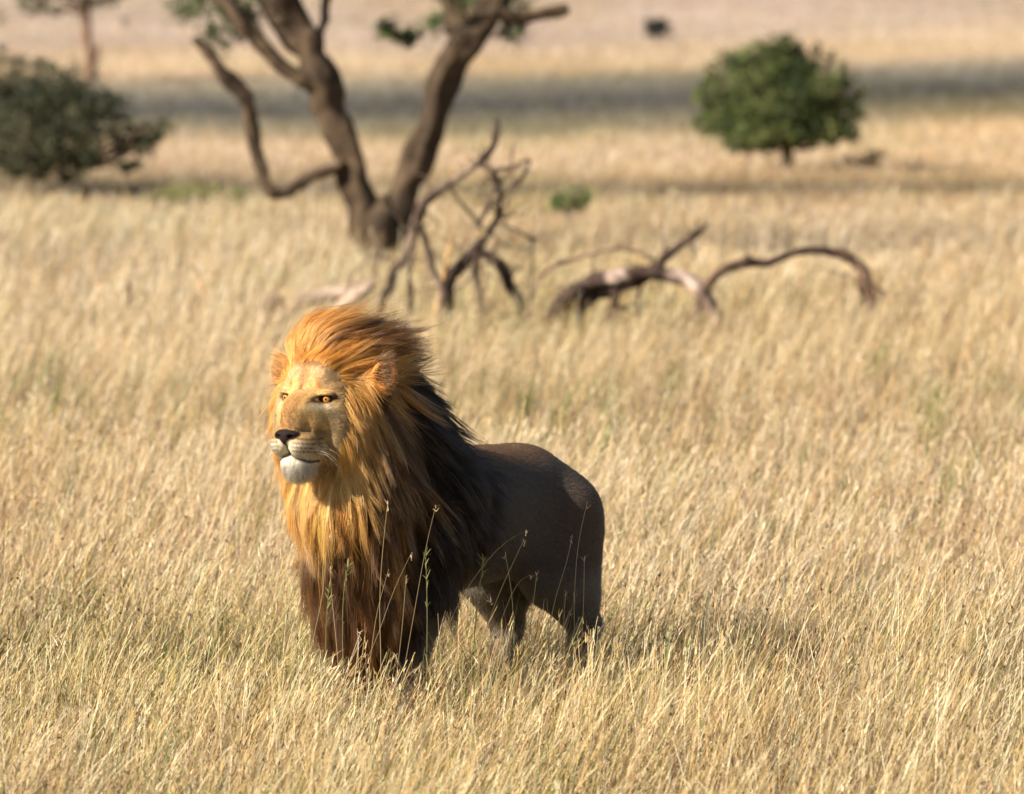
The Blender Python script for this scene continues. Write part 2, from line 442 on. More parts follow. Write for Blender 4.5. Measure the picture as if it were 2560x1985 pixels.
STEMS = [([(150, 1560), (220, 1200), (275, 1000), (280, 800), (315, 590)], -.55, 1), ([(380, 1560), (350, 1200), (322, 950), (322, 800)], -.5, 1),
         ([(640, 1560), (640, 1300), (625, 1000), (655, 650), (683, 400)], -.5, 1), ([(500, 1500), (620, 1250), (720, 950), (835, 715)], -.45, 1),
         ([(780, 1500), (860, 1050), (920, 700), (990, 410)], -.4, 1), ([(930, 1560), (935, 1100), (930, 900), (925, 720)], -.35, 2),
         ([(940, 1500), (1050, 1200), (1180, 930), (1330, 740), (1450, 620), (1560, 580)], -.1, 1), ([(1230, 1500), (1300, 1200), (1420, 900), (1490, 760), (1550, 630)], -.1, 1),
         ([(1480, 1250), (1480, 1050), (1455, 860), (1430, 720)], -.05, 1), ([(1240, 1200), (1260, 950), (1290, 820), (1285, 740)], -.1, 2),
         ([(1700, 1560), (1700, 1250), (1740, 1000), (1820, 800), (1855, 610)], .45, 1), ([(1870, 1300), (1865, 1000), (1890, 650), (1950, 400)], .5, 1),
         ([(1910, 1560), (1920, 1200), (1930, 950), (1932, 740)], .45, 1), ([(1790, 1400), (1800, 1150), (1815, 960)], .45, 1),
         ([(560, 1500), (610, 1100), (690, 820)], -.5, 1), ([(740, 1500), (780, 1150), (800, 860)], -.45, 1), ([(1080, 1500), (1110, 1250), (1200, 1000)], -.3, 1),
         ([(290, 1500), (290, 1200), (300, 1050), (310, 930)], -.5, 2), ([(400, 1450), (395, 1200), (400, 980), (430, 800)], -.5, 2),
         ([(1150, 1500), (1180, 1230), (1260, 1060), (1340, 1010)], -.2, 1), ([(1560, 1500), (1590, 1200), (1630, 850)], .1, 1), ([(1300, 1500), (1380, 1200), (1500, 900), (1590, 855)], .1, 1)]
for pts, Y, kind in STEMS:
    P = stem_path([zp(*p) for p in pts], Y, w=.0013 if kind == 1 else .002, col=(222, 196, 148) if kind == 1 else (160, 152, 98))
    tip(P[-1], 4 if kind == 1 else 7, (214, 190, 150) if kind == 1 else (146, 150, 92), .018 if kind == 1 else .03)
    if kind == 2:
        for q in (4, 6, 7, 8): tip(P[q], 3, (148, 150, 92), .030)

g = mesh_obj('dry_grass', np.concatenate(GV), np.concatenate(GF), M_grass, col=np.concatenate(GC), smooth=False)
tag(g, 'tall straw coloured grass with green tufts covering the whole plain', 'grass', kind='stuff')
print('grass faces', sum(len(f) for f in GF))

# ================================================================== LION
B3 = np.array([B2[0], B2[1], 0]); L3 = np.array([L2[0], L2[1], 0]); R03 = np.array([R0[0], R0[1], 0])
def LP(s, l, z): return R03 + B3 * s + L3 * l + np.array([0, 0, z])
E0 = at(778, 994, -0.36)                                             # midpoint between the eyes
yaw_h, pit_h = math.radians(29), math.radians(3)
HF = np.array([-math.sin(yaw_h) * math.cos(pit_h), -math.cos(yaw_h) * math.cos(pit_h), math.sin(pit_h)])
HL = np.array([math.cos(yaw_h), -math.sin(yaw_h), 0])
HU = np.cross(HL, HF); HU = HU if HU[2] > 0 else -HU
def HP(f, l, u): return E0 + HF * f + HL * l + HU * u
def to_head(p):
    d = p - E0; return d @ HF, d @ HL, d @ HU

# rectilinear grid, fine around the head
def gaxis(lo, hi, flo, fhi, fs, cs):
    a = np.concatenate([np.arange(lo, flo, cs), np.arange(flo, fhi, fs), np.arange(fhi, hi + cs, cs)]); return a
gx = gaxis(-1.2, 0.75, E0[0] - .17, E0[0] + .36, .0048, .014)
gy = gaxis(-0.85, 1.55, E0[1] - .24, E0[1] + .30, .0048, .014)
gz = gaxis(-0.06, 1.72, E0[2] - .34, E0[2] + .22, .0048, .014)
S = np.full((len(gx), len(gy), len(gz)), 0.6, np.float32)            # the body
Cc = np.full(S.shape, 0.6, np.float32)                               # the bulk of the mane alone

def box(lo, hi, m):
    sl = []
    for g_, a, b in zip((gx, gy, gz), lo, hi):
        i0 = max(np.searchsorted(g_, a - m) - 1, 0); i1 = min(np.searchsorted(g_, b + m) + 1, len(g_)); sl.append(slice(i0, i1))
    return tuple(sl)
def pts(sl):
    X, Y, Z = np.meshgrid(gx[sl[0]], gy[sl[1]], gz[sl[2]], indexing='ij')
    return np.stack([X, Y, Z], -1)
def smin(a, b, k):
    h = np.maximum(k - np.abs(a - b), 0) / k; return np.minimum(a, b) - h * h * k * .25
def put(G, sl, d, k, sub=False):
    if sub: G[sl] = -smin(-G[sl], d, k)
    else: G[sl] = smin(G[sl], d, k)
def ell(c, ax, r, k=.03, G=None, sub=False, m=.16):
    """ellipsoid: centre, 3x3 axes (rows), radii"""
    G = S if G is None else G; r = np.array(r, float); R = r.max()
    sl = box(c - R, c + R, m); q = (pts(sl) - c) @ np.array(ax).T
    k0 = np.linalg.norm(q / r, axis=-1); k1 = np.linalg.norm(q / r ** 2, axis=-1)
    put(G, sl, (k0 * (k0 - 1) / np.maximum(k1, 1e-6)).astype(np.float32), k, sub)
def cone(a, b, ra, rb, k=.03, G=None, sub=False, m=.16):
    G = S if G is None else G; a = np.array(a, float); b = np.array(b, float); R = max(ra, rb)
    sl = box(np.minimum(a, b) - R, np.maximum(a, b) + R, m); p = pts(sl) - a; ab = b - a
    h = np.clip((p @ ab) / (ab @ ab), 0, 1)
    d = np.linalg.norm(p - h[..., None] * ab, axis=-1) - (ra + (rb - ra) * h)
    put(G, sl, d.astype(np.float32), k, sub)
AXW = np.eye(3); AXB = np.array([B3, L3, [0, 0, 1.]]); AXH = np.array([HF, HL, HU])
def hell(f, l, u, r, k=.03, sub=False): ell(HP(f, l, u), AXH, r, k, sub=sub, m=.06)
def hcone(a, b, ra, rb, k=.03, sub=False): cone(HP(*a), HP(*b), ra, rb, k, sub=sub, m=.06)

# ---- trunk
ell(LP(.10, 0, .80), AXB, (.30, .185, .27), .05)
ell(LP(.45, 0, .755), AXB, (.42, .205, .262), .10)
ell(LP(.74, 0, .765), AXB, (.34, .175, .235), .10)
ell(LP(.87, 0, .770), AXB, (.23, .165, .215), .08)
ell(LP(.90, .085, .66), AXB, (.20, .085, .25), .07)
ell(LP(.90, -.085, .66), AXB, (.20, .085, .25), .07)
ell(LP(.91, .125, .60), AXB, (.15, .062, .20), .03)
cone(LP(.70, .235, .60), LP(.66, .215, .46), .022, .03, .06, sub=True)
cone(LP(.72, .225, .78), LP(.70, .235, .62), .008, .02, .06, sub=True)
# ---- neck and shoulders
cone(LP(.10, 0, .92), HP(-.17, 0, -.04), .20, .15, .08)
for s_ in (1, -1):
    ell(LP(.10, s_ * .14, .80), AXB, (.14, .07, .22), .06)
    # fore leg
    cone(LP(.09, s_ * .145, .70), LP(.10, s_ * .14, .50), .100, .075, .06)
    cone(LP(.10, s_ * .14, .50), LP(.00, s_ * .13, .22), .072, .050, .04)
    cone(LP(.00, s_ * .13, .22), LP(-.02, s_ * .13, .08), .050, .050, .03)
    ell(LP(-.06, s_ * .13, .045), AXB, (.095, .062, .05), .03)
    # hind leg: thigh forward to the knee, back to the hock, upright shank
    o = -.04 if s_ > 0 else -.17
    cone(LP(.99 + o * .3, s_ * .12, .74), LP(.93 + o * .6, s_ * .14, .50), .145, .100, .07)
    cone(LP(1.02 + o * .3, s_ * .11, .64), LP(1.06 + o * .7, s_ * .12, .44), .135, .100, .06)
    cone(LP(.96 + o * .6, s_ * .14, .48), LP(1.13 + o, s_ * .135, .30), .100, .060, .05)
    cone(LP(1.13 + o, s_ * .135, .30), LP(1.07 + o, s_ * .13, .09), .054, .046, .03)
    ell(LP(1.02 + o, s_ * .13, .045), AXB, (.095, .060, .048), .03)
    for t_ in (-.036, -.012, .012, .036):                            # toes
        ell(LP(-.135 + abs(t_) * .5, s_ * .13 + t_, .03), AXB, (.035, .0145, .03), .012)
        ell(LP(.945 + o + abs(t_) * .5, s_ * .13 + t_, .03), AXB, (.035, .0145, .03), .012)
# ---- tail hanging behind
TAIL = [LP(1.07, 0, .84), LP(1.15, .03, .72), LP(1.18, .05, .56), LP(1.17, .06, .38), LP(1.16, .06, .26)]
for a, b, ra, rb in zip(TAIL[:-1], TAIL[1:], (.040, .030, .024, .02), (.030, .024, .02, .016)): cone(a, b, ra, rb, .03)

# ---- bulk of the mane (photo outline, each lobe at its own depth)
def lobe(px, py, Y, r, rs=(1, 1, 1)):
    ell(at(px, py, Y), AXH, np.array(rs) * r, .07, G=Cc)
lobe(842, 908, -.14, .165, (1.0, 1.05, .93))
lobe(925, 975, -.06, .165)
lobe(968, 1090, -.02, .195)
lobe(1020, 1195, .06, .212)
lobe(1068, 1235, .14, .175)
lobe(1015, 1340, .04, .195)
lobe(970, 1460, .00, .163)
lobe(912, 1250, -.14, .20)
lobe(893, 1370, -.14, .178)
lobe(897, 1480, -.10, .150)
lobe(908, 1570, -.05, .110)
lobe(836, 1220, -.17, .140)
lobe(818, 1110, -.13, .135)
lobe(905, 1110, -.10, .175)
lobe(765, 1010, -.14, .10)
lobe(893, 1070, -.235, .125)
lobe(885, 1170, -.245, .135)
lobe(868, 1255, -.23, .142)
lobe(800, 1150, -.23, .095)
S[...] = smin(S, Cc, .03)

# ---- skull and face
hell(-.12, 0, .01, (.17, .150, .135), .05)
hell(-.035, 0, .055, (.075, .105, .075), .04)
for s_ in (1, -1):
    hell(-.006, s_ * .068, .038, (.036, .044, .020), .022)            # brow
    hell(-.055, s_ * .105, -.055, (.085, .058, .085), .05)           # cheek bone
    hell(.030, s_ * .058, -.090, (.085, .046, .064), .05)           # beside the nose bridge
    hell(-.04, s_ * .100, -.145, (.080, .055, .075), .05)            # jaw muscle
hcone((-.01, 0, .040), (.122, 0, -.082), .052, .047, .04)            # nose bridge
hell(.055, 0, -.040, (.10, .062, .042), .05)
hell(.142, 0, -.104, (.036, .042, .028), .03)
hell(.090, 0, -.145, (.07, .060, .06), .03)
for s_ in (1, -1):
    hell(.126, s_ * .037, -.165, (.056, .043, .047), .010)           # whisker pads
    hell(.075, s_ * .053, -.165, (.068, .041, .050), .025)
hcone((.080, 0, -.235), (-.10, 0, -.17), .050, .09, .03)             # lower jaw
hell(.096, 0, -.238, (.050, .055, .031), .030)                       # chin
# mouth groove and the parting below the nose
for s_ in (1, -1):
    hcone((.192, 0, -.200), (.162, s_ * .036, -.219), .003, .004, .006, True)
    hcone((.162, s_ * .036, -.219), (.070, s_ * .106, -.240), .004, .007, .008, True)
hcone((.192, 0, -.154), (.192, 0, -.204), .004, .004, .006, True)
# creases: behind the whisker pads, down the forehead, below the eyes
for s_ in (1, -1):
    hcone((.075, s_ * .088, -.120), (.045, s_ * .108, -.215), .010, .014, .030, True)
    hcone((.030, s_ * .055, -.030), (.050, s_ * .062, -.060), .006, .004, .020, True)
    hell(.008, s_ * .048, .075, (.034, .034, .042), .03)
hcone((.040, 0, .115), (.062, 0, .035), .009, .004, .022, True)
# nose leather
hell(.165, 0, -.130, (.028, .049, .018), .008)
hell(.170, 0, -.146, (.022, .024, .020), .010)
for s_ in (1, -1):
    hell(.188, s_ * .027, -.137, (.014, .012, .007), .004, True)     # nostrils
EYE = {}
for s_ in (1, -1):
    hell(.040, s_ * .084, -.001, (.022, .0245, .0120), .008, True)     # sockets
    hell(.028, s_ * .079, -.021, (.014, .026, .007), .010)           # lower lid
    hell(.034, s_ * .079, .0185, (.020, .032, .0085), .010)          # upper lid
    EYE[s_] = (.0235, s_ * .0835, -.0025)
# ears: cupped, facing forward and a little outward
EAR = {}
for s_ in (1, -1):
    en = nrm(HF * .88 + HL * s_ * .30); eu = nrm(HU + HL * s_ * .35); eu = nrm(eu - en * (eu @ en)); ew = np.cross(en, eu)
    c = HP(-.135, s_ * (.226 if s_ > 0 else .208), .088); EAR[s_] = (c, en)
    ell(c, np.array([en, ew, eu]), (.028, .046, .064), .012, m=.05)
    ell(c + en * .030 - HU * .006, np.array([en, ew, eu]), (.034, .033, .050), .010, sub=True, m=.05)
    cone(c - eu * .03 - en * .025 - ew * s_ * 0, HP(-.15, s_ * .12, .03), .045, .08, .03)

# ---- surface nets
def surface_nets(G):
    neg = G < 0
    nx, ny, nz = G.shape
    cnt = np.zeros((nx - 1, ny - 1, nz - 1), np.int8)
    for a in (0, 1):
        for b in (0, 1):
            for c in (0, 1): cnt += neg[a:nx - 1 + a, b:ny - 1 + b, c:nz - 1 + c]
    act = (cnt > 0) & (cnt < 8)
    I = np.argwhere(act); n = len(I); idm = np.full(act.shape, -1, np.int32); idm[act] = np.arange(n)
    acc = np.zeros((n, 3)); num = np.zeros(n)
    X = [gx, gy, gz]
    corners = [(a, b, c) for a in (0, 1) for b in (0, 1) for c in (0, 1)]
    for p in corners:
        for ax in range(3):
            if p[ax]: continue
            q = list(p); q[ax] = 1
            v0 = G[I[:, 0] + p[0], I[:, 1] + p[1], I[:, 2] + p[2]]; v1 = G[I[:, 0] + q[0], I[:, 1] + q[1], I[:, 2] + q[2]]
            m = (v0 < 0) != (v1 < 0); t = v0[m] / (v0[m] - v1[m])
            for k in range(3):
                c0 = X[k][I[m, k] + p[k]]; c1 = X[k][I[m, k] + q[k]]; acc[m, k] += c0 + (c1 - c0) * t
            num[m] += 1
    V = acc / num[:, None]
    F = []
    for ax in range(3):
        o1, o2 = [(1, 2), (2, 0), (0, 1)][ax]
        lo = [slice(1, -1)] * 3; lo[ax] = slice(0, -1); hi = list(lo); hi[ax] = slice(1, None)
        a = neg[tuple(lo)]; b = neg[tuple(hi)]
        for flip, m in ((False, a & ~b), (True, ~a & b)):
            J = np.argwhere(m); 
            for k in range(3):
                if k != ax: J[:, k] += 1
            def g(d1, d2):
                q = J.copy(); q[:, o1] -= d1; q[:, o2] -= d2; return idm[q[:, 0], q[:, 1], q[:, 2]]
            f = np.stack([g(1, 1), g(0, 1), g(0, 0), g(1, 0)], -1)
            F.append(f[:, ::-1] if flip else f)
    F = np.concatenate(F); F = F[(F >= 0).all(1)]
    return V, F
BV, BF = surface_nets(S)
# relax a little
def relax(V, F, it):
    for _ in range(it):
        s = np.zeros_like(V); n = np.zeros(len(V))
        for a in range(4):
            np.add.at(s, F[:, a], V[F[:, (a + 1) % 4]]); np.add.at(n, F[:, a], 1)
        V = V * .5 + .5 * s / np.maximum(n, 1)[:, None]
    return V
BV = relax(BV, BF, 1)

def sampler(G):
    X = [gx, gy, gz]
    def f(p):
        ii = []; ff = []
        for k in range(3):
            u = np.interp(p[:, k], X[k], np.arange(len(X[k]))); i = np.clip(u.astype(int), 0, len(X[k]) - 2); ii.append(i); ff.append(u - i)
        r = 0
        for a in (0, 1):
            for b in (0, 1):
                for c in (0, 1):
                    w = (ff[0] if a else 1 - ff[0]) * (ff[1] if b else 1 - ff[1]) * (ff[2] if c else 1 - ff[2])
                    r = r + w * G[ii[0] + a, ii[1] + b, ii[2] + c]
        return r
    def g(p, e=.006):
        o = np.empty_like(p)
        for k in range(3):
            d = np.zeros(3); d[k] = e; o[:, k] = f(p + d) - f(p - d)
        return nrm(o)
    return f, g
bsdf, bgrad = sampler(S); csdf, cgrad = sampler(Cc)

# ---- colouring of the coat (the animal's own markings, plus a sunlit back painted in)
def sp_(x, y, z): return np.array([x, y, z])
C_TAN = srgb(196, 158, 108); C_PALE = srgb(226, 200, 158); C_WHITE = srgb(244, 236, 218); C_GOLD = srgb(222, 160, 78)
C_BROWN = srgb(104, 68, 38); C_DARK = srgb(46, 32, 24); C_BLACK = srgb(20, 15, 13); C_GREYB = srgb(148, 124, 96)
def gau(d, r): return np.exp(-(d / r) ** 2)
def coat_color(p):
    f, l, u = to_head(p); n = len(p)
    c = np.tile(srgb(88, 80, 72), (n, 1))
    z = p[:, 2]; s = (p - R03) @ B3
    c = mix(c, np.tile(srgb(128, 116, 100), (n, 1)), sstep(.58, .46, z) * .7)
    c = mix(c, np.tile(srgb(132, 96, 62), (n, 1)), sstep(.92, 1.0, z) * .6)  # sunlit streak along back and rump, painted into the coat
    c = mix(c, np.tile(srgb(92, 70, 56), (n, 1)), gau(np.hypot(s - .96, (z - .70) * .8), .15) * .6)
    # mane bulk under the long hair
    cm = mane_color(p, np.full(n, .5)); mm = sstep(.03, .0, csdf(p)); c = mix(c, cm * .6, mm)
    # head
    hm = sstep(-.16, -.06, f) * (np.abs(l) < .3) * (u < .3) * (u > -.35)
    al = np.abs(l)
    face = mix(np.tile(srgb(184, 148, 98), (n, 1)), np.tile(srgb(190, 156, 112), (n, 1)), sstep(.02, .1, u))   # pale forehead
    face = mix(face, np.tile(srgb(176, 122, 66), (n, 1)), sstep(.10, .145, u))
    face = mix(face, np.tile(srgb(150, 118, 80), (n, 1)), sstep(.5, .75, fbm(f * 40 + l * 70, u * 70 - l * 20, 19)) * .45)
    face = mix(face, np.tile(srgb(170, 124, 76), (n, 1)), gau(l + .006 * np.sin(u * 60), .015) * sstep(-.01, .06, u) * .9)
    br = sstep(.052, .03, al) * sstep(.04, -.01, u) * sstep(-.12, -.10, u) * (f > 0)
    face = mix(face, np.tile(srgb(156, 112, 62), (n, 1)), br * .8)                                              # nose bridge
    mot = fbm(f * 160 + u * 60, l * 160 + u * 90, 5)
    face = mix(face, np.tile(srgb(78, 62, 46), (n, 1)), gau(np.hypot(al - .048, u + .074), .05) * sstep(.35, .6, mot) * .95)
    face = mix(face, np.tile(srgb(98, 80, 60), (n, 1)), gau(np.hypot((al - .062) * 1.1, u + .088), .034) * (f > .0) * (.45 + .4 * fbm(f * 90 + l * 40, u * 90, 29)))
    sc_ = sstep(.62, .70, fbm(l * 55 + f * 12, u * 26 - f * 20, 47)) * sstep(.60, .66, fbm(l * 9, u * 9, 49) + .08)
    face = mix(face, np.tile(srgb(112, 82, 56), (n, 1)), sc_ * .55)
    face = face * (.70 + .44 * fbm(l * 120, u * 120 + f * 80, 51) + .22 * fbm(l * 34 + 5, u * 26 + f * 20, 52))[:, None]
    ch = gau(np.hypot(al - .115, (u + .065)), .045) * sstep(.40, .58, fbm(f * 60, l * 60 + u * 50, 9))
    face = mix(face, np.tile(srgb(84, 72, 58), (n, 1)), ch * .95)                                              # mottled cheek
    face = mix(face, np.tile(srgb(190, 164, 122), (n, 1)), sstep(.06, .13, al) * sstep(-.01, -.08, u) * .5)
    wh = sstep(-.142, -.170, u) * sstep(.00, .06, f)
    face = mix(face, np.tile(srgb(222, 208, 180), (n, 1)), wh * sstep(.11, .05, al))                            # white lips and chin
    face = mix(face, mix(np.tile(srgb(214, 206, 190), (n, 1)), np.tile(srgb(176, 158, 130), (n, 1)), sstep(.5, .8, fbm(l * 160, f * 90 + u * 40, 33))), sstep(-.205, -.22, u) * sstep(.02, .07, f) * sstep(.085, .045, al))
    face = mix(face, np.tile(srgb(228, 184, 112), (n, 1)), sstep(-.125, -.10, u) * sstep(-.13, -.1, u) * sstep(.02, .04, al) * (f > .05) * .5)
    # whisker rows
    for row, (u0, du) in enumerate([(-.142, -.05), (-.157, -.07), (-.172, -.08), (-.186, -.09)]):
        for q in range(6):
            l0 = .030 + q * .0105 + (row % 2) * .004; uu = u0 + du * (l0 - .03)
            face = mix(face, np.tile(srgb(60, 40, 28), (n, 1)), gau(np.hypot(al - l0, (u - uu) * 1.2), .0046) * (f > .05) * .9)
    # dark rims of the eyes with the streak towards the nose, pale patch below, small rust mark above
    eu_, el_ = u + .001, al - .082
    rim = gau(np.hypot(el_ * .60, eu_ * 1.30) - .0150, .0070)
    rim = np.maximum(rim, gau(np.hypot(el_ * .72, eu_ * 1.4), .0165)) * 1.1
    streak = .9 * gau(np.abs((u + .008) - (al - .062) * .60), .0045) * sstep(.044, .052, al) * sstep(.075, .062, al)
    out_ = .7 * gau(u - .003, .004) * sstep(.10, .105, al) * sstep(.120, .108, al)
    ef = (f > -.03)
    face = mix(face, np.tile(srgb(228, 212, 176), (n, 1)), gau(np.hypot(el_ * .7, (u + .030) * 1.6), .02) * ef * .9)
    face = mix(face, np.tile(srgb(190, 116, 50), (n, 1)), gau(np.hypot((al - .056) * 1.4, (u - .050) * .7), .010) * ef * .9)
    face = mix(face, np.tile(srgb(40, 27, 18), (n, 1)), np.clip(.9 * np.maximum(np.maximum(rim, streak), out_), 0, 1) * ef * .95)
    # mouth line
    ml = np.where(al < .036, -.200 - al * .52, -.219 - (al - .036) * .30)
    face = mix(face, np.tile(srgb(40, 26, 20), (n, 1)), gau(u - ml, .0055) * (al < .098) * (f > .03))
    face = mix(face, np.tile(srgb(26, 18, 15), (n, 1)), gau(np.hypot(al - .104, u + .240), .013) * (f > .0))
    face = mix(face, np.tile(srgb(40, 26, 20), (n, 1)), gau(l, .0035) * (u < -.13) * (u > -.204) * (f > .12))
    # nose leather
    d = np.hypot(al / .051, (u + .131) / .021) ; nose = sstep(1.06, .95, d) * (f > .125)
    tri = sstep(.030, .025, al + np.maximum(-.142 - u, 0) * 1.0) * (u < -.12) * (u > -.168) * (f > .14); nose = np.maximum(nose, tri)
    face = mix(face, np.tile(srgb(36, 26, 24), (n, 1)), nose)
    nst = gau(np.hypot((al - .028) * .8, (u + .137) * 1.3), .011) * (f > .14)
    face = mix(face, np.tile(srgb(14, 10, 9), (n, 1)), nst)
    c = mix(c, face, hm * (1 - sstep(.012, -.004, csdf(p)) * 0))
    # ears: rust backs, darker inside
    for s2 in (1, -1):
        ec, en = EAR[s2]; dd = np.linalg.norm(p - ec, axis=1)
        em = sstep(.095, .075, dd)
        c = mix(c, np.tile(srgb(186, 124, 62), (n, 1)), em)
        inn = em * sstep(.05, .03, dd)
        c = mix(c, np.tile(srgb(96, 62, 42), (n, 1)), inn * .8)
    # tail
    return np.clip(c, .003, .95)

def mane_color(p, rnd):
    """colour of long hair from its root: gold round the face and upper chest, dark brown to black elsewhere"""
    f, l, u = to_head(p); n = len(p)
    nz = noise3(p, 14, 3) * .6 + noise3(p, 45, 8) * .4
    gold = sstep(-.25, -.17, f + .10 * sstep(0, .25, l) + (nz - .5) * .12)
    gold *= sstep(-.54, -.35, u + (nz - .5) * .34) * sstep(.205, .15, l + (nz - .5) * .06 - .25 * np.maximum(u, 0))
    gold = np.maximum(gold, sstep(.03, .10, u) * sstep(-.27, -.16, f + (nz - .5) * .1) * 1.0)
    deep = sstep(-.20, -.36, f + (nz - .5) * .16)
    c = mix(np.tile(srgb(84, 54, 30), (n, 1)), np.tile(srgb(24, 17, 14), (n, 1)), deep)
    c = mix(c, np.tile(srgb(100, 66, 40), (n, 1)), sstep(-.55, -.75, u) * sstep(-.50, -.36, f))
    st = sstep(.56, .68, nz) * sstep(.35, .6, rnd) * (1 - sstep(-.34, -.46, f))
    c = mix(c, np.tile(srgb(176, 118, 54), (n, 1)), st * .8)
    g = mix(np.tile(srgb(222, 152, 68), (n, 1)), np.tile(srgb(234, 180, 102), (n, 1)), sstep(.3, .7, nz) * sstep(.1, -.2, u))
    g = mix(g, np.tile(srgb(196, 118, 44), (n, 1)), sstep(.1, .16, u) * sstep(.55, .3, nz) * .6)
    return mix(c, g, gold)

lion = empty('lion', tuple(LP(.5, 0, 0)), 'male lion with windblown golden and dark brown mane standing in the tall grass looking left', 'lion')
LO = np.array(lion.location)
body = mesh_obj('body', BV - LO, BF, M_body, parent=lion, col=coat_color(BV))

# ---- eyes
for s_ in (1, -1):
    c = HP(*EYE[s_]); R = .0195
    th, ph = np.meshgrid(np.linspace(0, math.pi, 25), np.linspace(0, 2 * math.pi, 33)[:-1], indexing='ij')
    gaze = nrm(HF * .97 + HL * s_ * .16 + HU * .03); e1 = nrm(np.cross(gaze, HU)); e2 = np.cross(e1, gaze)
    v = (np.cos(th)[..., None] * gaze + np.sin(th)[..., None] * (np.cos(ph)[..., None] * e1 + np.sin(ph)[..., None] * e2))
    bul = 1 + .05 * gau(th, .45)
    V = (c + R * v * bul[..., None]).reshape(-1, 3)
    a = th.reshape(-1)
    cc = np.tile(srgb(34, 24, 18), (len(a), 1)); cc = mix(cc, np.tile(srgb(150, 94, 36), (len(a), 1)), sstep(.74, .62, a))
    cc = mix(cc, np.tile(srgb(186, 130, 56), (len(a), 1)), gau(a - .42, .12) * .6); cc = mix(cc, np.tile(srgb(8, 6, 5), (len(a), 1)), sstep(.22, .17, a))
    nt_, np_ = th.shape; i, j = np.meshgrid(np.arange(nt_ - 1), np.arange(np_), indexing='ij')
    F = np.stack([i * np_ + j, (i + 1) * np_ + j, (i + 1) * np_ + (j + 1) % np_, i * np_ + (j + 1) % np_], -1).reshape(-1, 4)
    mesh_obj('eye', V - LO, F, M_eye, parent=lion, col=cc)

# ---- scatter roots over the body
tri = np.concatenate([BF[:, [0, 1, 2]], BF[:, [0, 2, 3]]])
ta, tb, tc = BV[tri[:, 0]], BV[tri[:, 1]], BV[tri[:, 2]]
area = np.linalg.norm(np.cross(tb - ta, tc - ta), axis=1) * .5
cen = (ta + tb + tc) / 3
def roots(weight, n):
    w = area * weight; cw = np.cumsum(w); cw /= cw[-1]
    k = np.searchsorted(cw, rng.random(n)); r1 = np.sqrt(rng.random(n)); r2 = rng.random(n)
    return ta[k] * (1 - r1)[:, None] + tb[k] * (r1 * (1 - r2))[:, None] + tc[k] * (r1 * r2)[:, None]
def face_mask(p):
    """1 on the short-haired face"""
    f, l, u = to_head(p)
    e = np.hypot(l / (.146 + .02 * sstep(0, -.1, u)), np.where(u > -.03, (u + .03) / .165, (u + .03) / .245))
    m = sstep(1.03, .93, e) * sstep(-.13, -.09, f)
    m = np.maximum(m, (f > -.01) & (np.abs(l) < .12) & (u > -.29) & (u < .1))
    return m
def ear_mask(p):
    m = 0
    for s2 in (1, -1): m = np.maximum(m, sstep(.085, .07, np.linalg.norm(p - EAR[s2][0], axis=1)))
    return m
def head_zone(p):
    f, l, u = to_head(p); return (f > -.20) & (np.abs(l) < .26) & (u > -.30) & (u < .24)
def mane_w(p):
    c = sstep(.022, .004, csdf(p)); f, l, u = to_head(p)
    c = np.maximum(c, head_zone(p) * 1.0)
    return c * (1 - face_mask(p)) * (1 - ear_mask(p)) * (p[:, 2] > .2)
mw = mane_w(cen)

# ---- short coat
def coat(n, w, L, rad, lift, K=4):
    p = roots(w, n); nn = bgrad(p); f, l, u = to_head(p)
    hd = head_zone(p) | (face_mask(p) > .3)
    back = np.tile(B3 * .8 + np.array([0, 0, -.5]), (n, 1))
    # on the head the hair runs away from the nose
    away = nrm(p - HP(.20, 0, -.09)); d = np.where(hd[:, None], away, back)
    d = nrm(d - nn * (d * nn).sum(1, keepdims=True) + rng.normal(0, .16, (n, 3)))
    Lr = L(p) * rng.uniform(.7, 1.2, n)
    P = np.empty((n, K, 3)); P[:, 0] = p - nn * .001
    for k in range(1, K):
        t = k / (K - 1); dd = nrm(d + nn * lift * (1.1 - t) * 1.5 + np.array([0, 0, -.12]) * t); P[:, k] = P[:, k - 1] + dd * (Lr / (K - 1))[:, None]
    c = coat_color(p) * rng.uniform(.86, 1.12, (n, 1)); C = np.repeat(c[:, None], K, 1)
    t = np.linspace(0, 1, K); R = np.tile(rad * (1 - t * .75), (n, 1))
    return P, R, C
ck = noise3(cen, 30, 15)
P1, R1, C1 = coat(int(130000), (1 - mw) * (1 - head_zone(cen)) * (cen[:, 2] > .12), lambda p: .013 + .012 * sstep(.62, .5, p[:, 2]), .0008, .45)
headw = (1 - mw) * head_zone(cen) * (1 - ear_mask(cen))
fe, le, ue = to_head(cen)
nos = ((np.hypot(le / .049, (ue + .134) / .028) < 1.0) & (fe > .125))
eyes_ = (np.hypot((np.abs(le) - .083) / .026, (ue + .001) / .014) < 1.0) & (fe > -.03)
headw = headw * (1 - nos) * (1 - eyes_)
def hl(p):
    f, l, u = to_head(p)
    return .0065 + .040 * sstep(-.235, -.262, u) * (f > .0) * rng.uniform(.5, 1.2, len(u)) + .010 * sstep(.09, .13, np.abs(l)) + .006 * sstep(.1, .14, u)
P2, R2, C2 = coat(110000, headw, hl, .0005, .26)
C2 = C2 * rng.uniform(.6, 1.3, (len(C2), 1, 1))
P3, R3, C3 = coat(9000, ear_mask(cen), lambda p: .006 + .010 * sstep(.6, .9, noise3(p, 70)), .0006, .3)
curves_obj('coat', np.concatenate([P1, P2, P3]) - LO, np.concatenate([R1, R2, R3]), np.concatenate([C1, C2, C3]), M_coat, parent=lion)

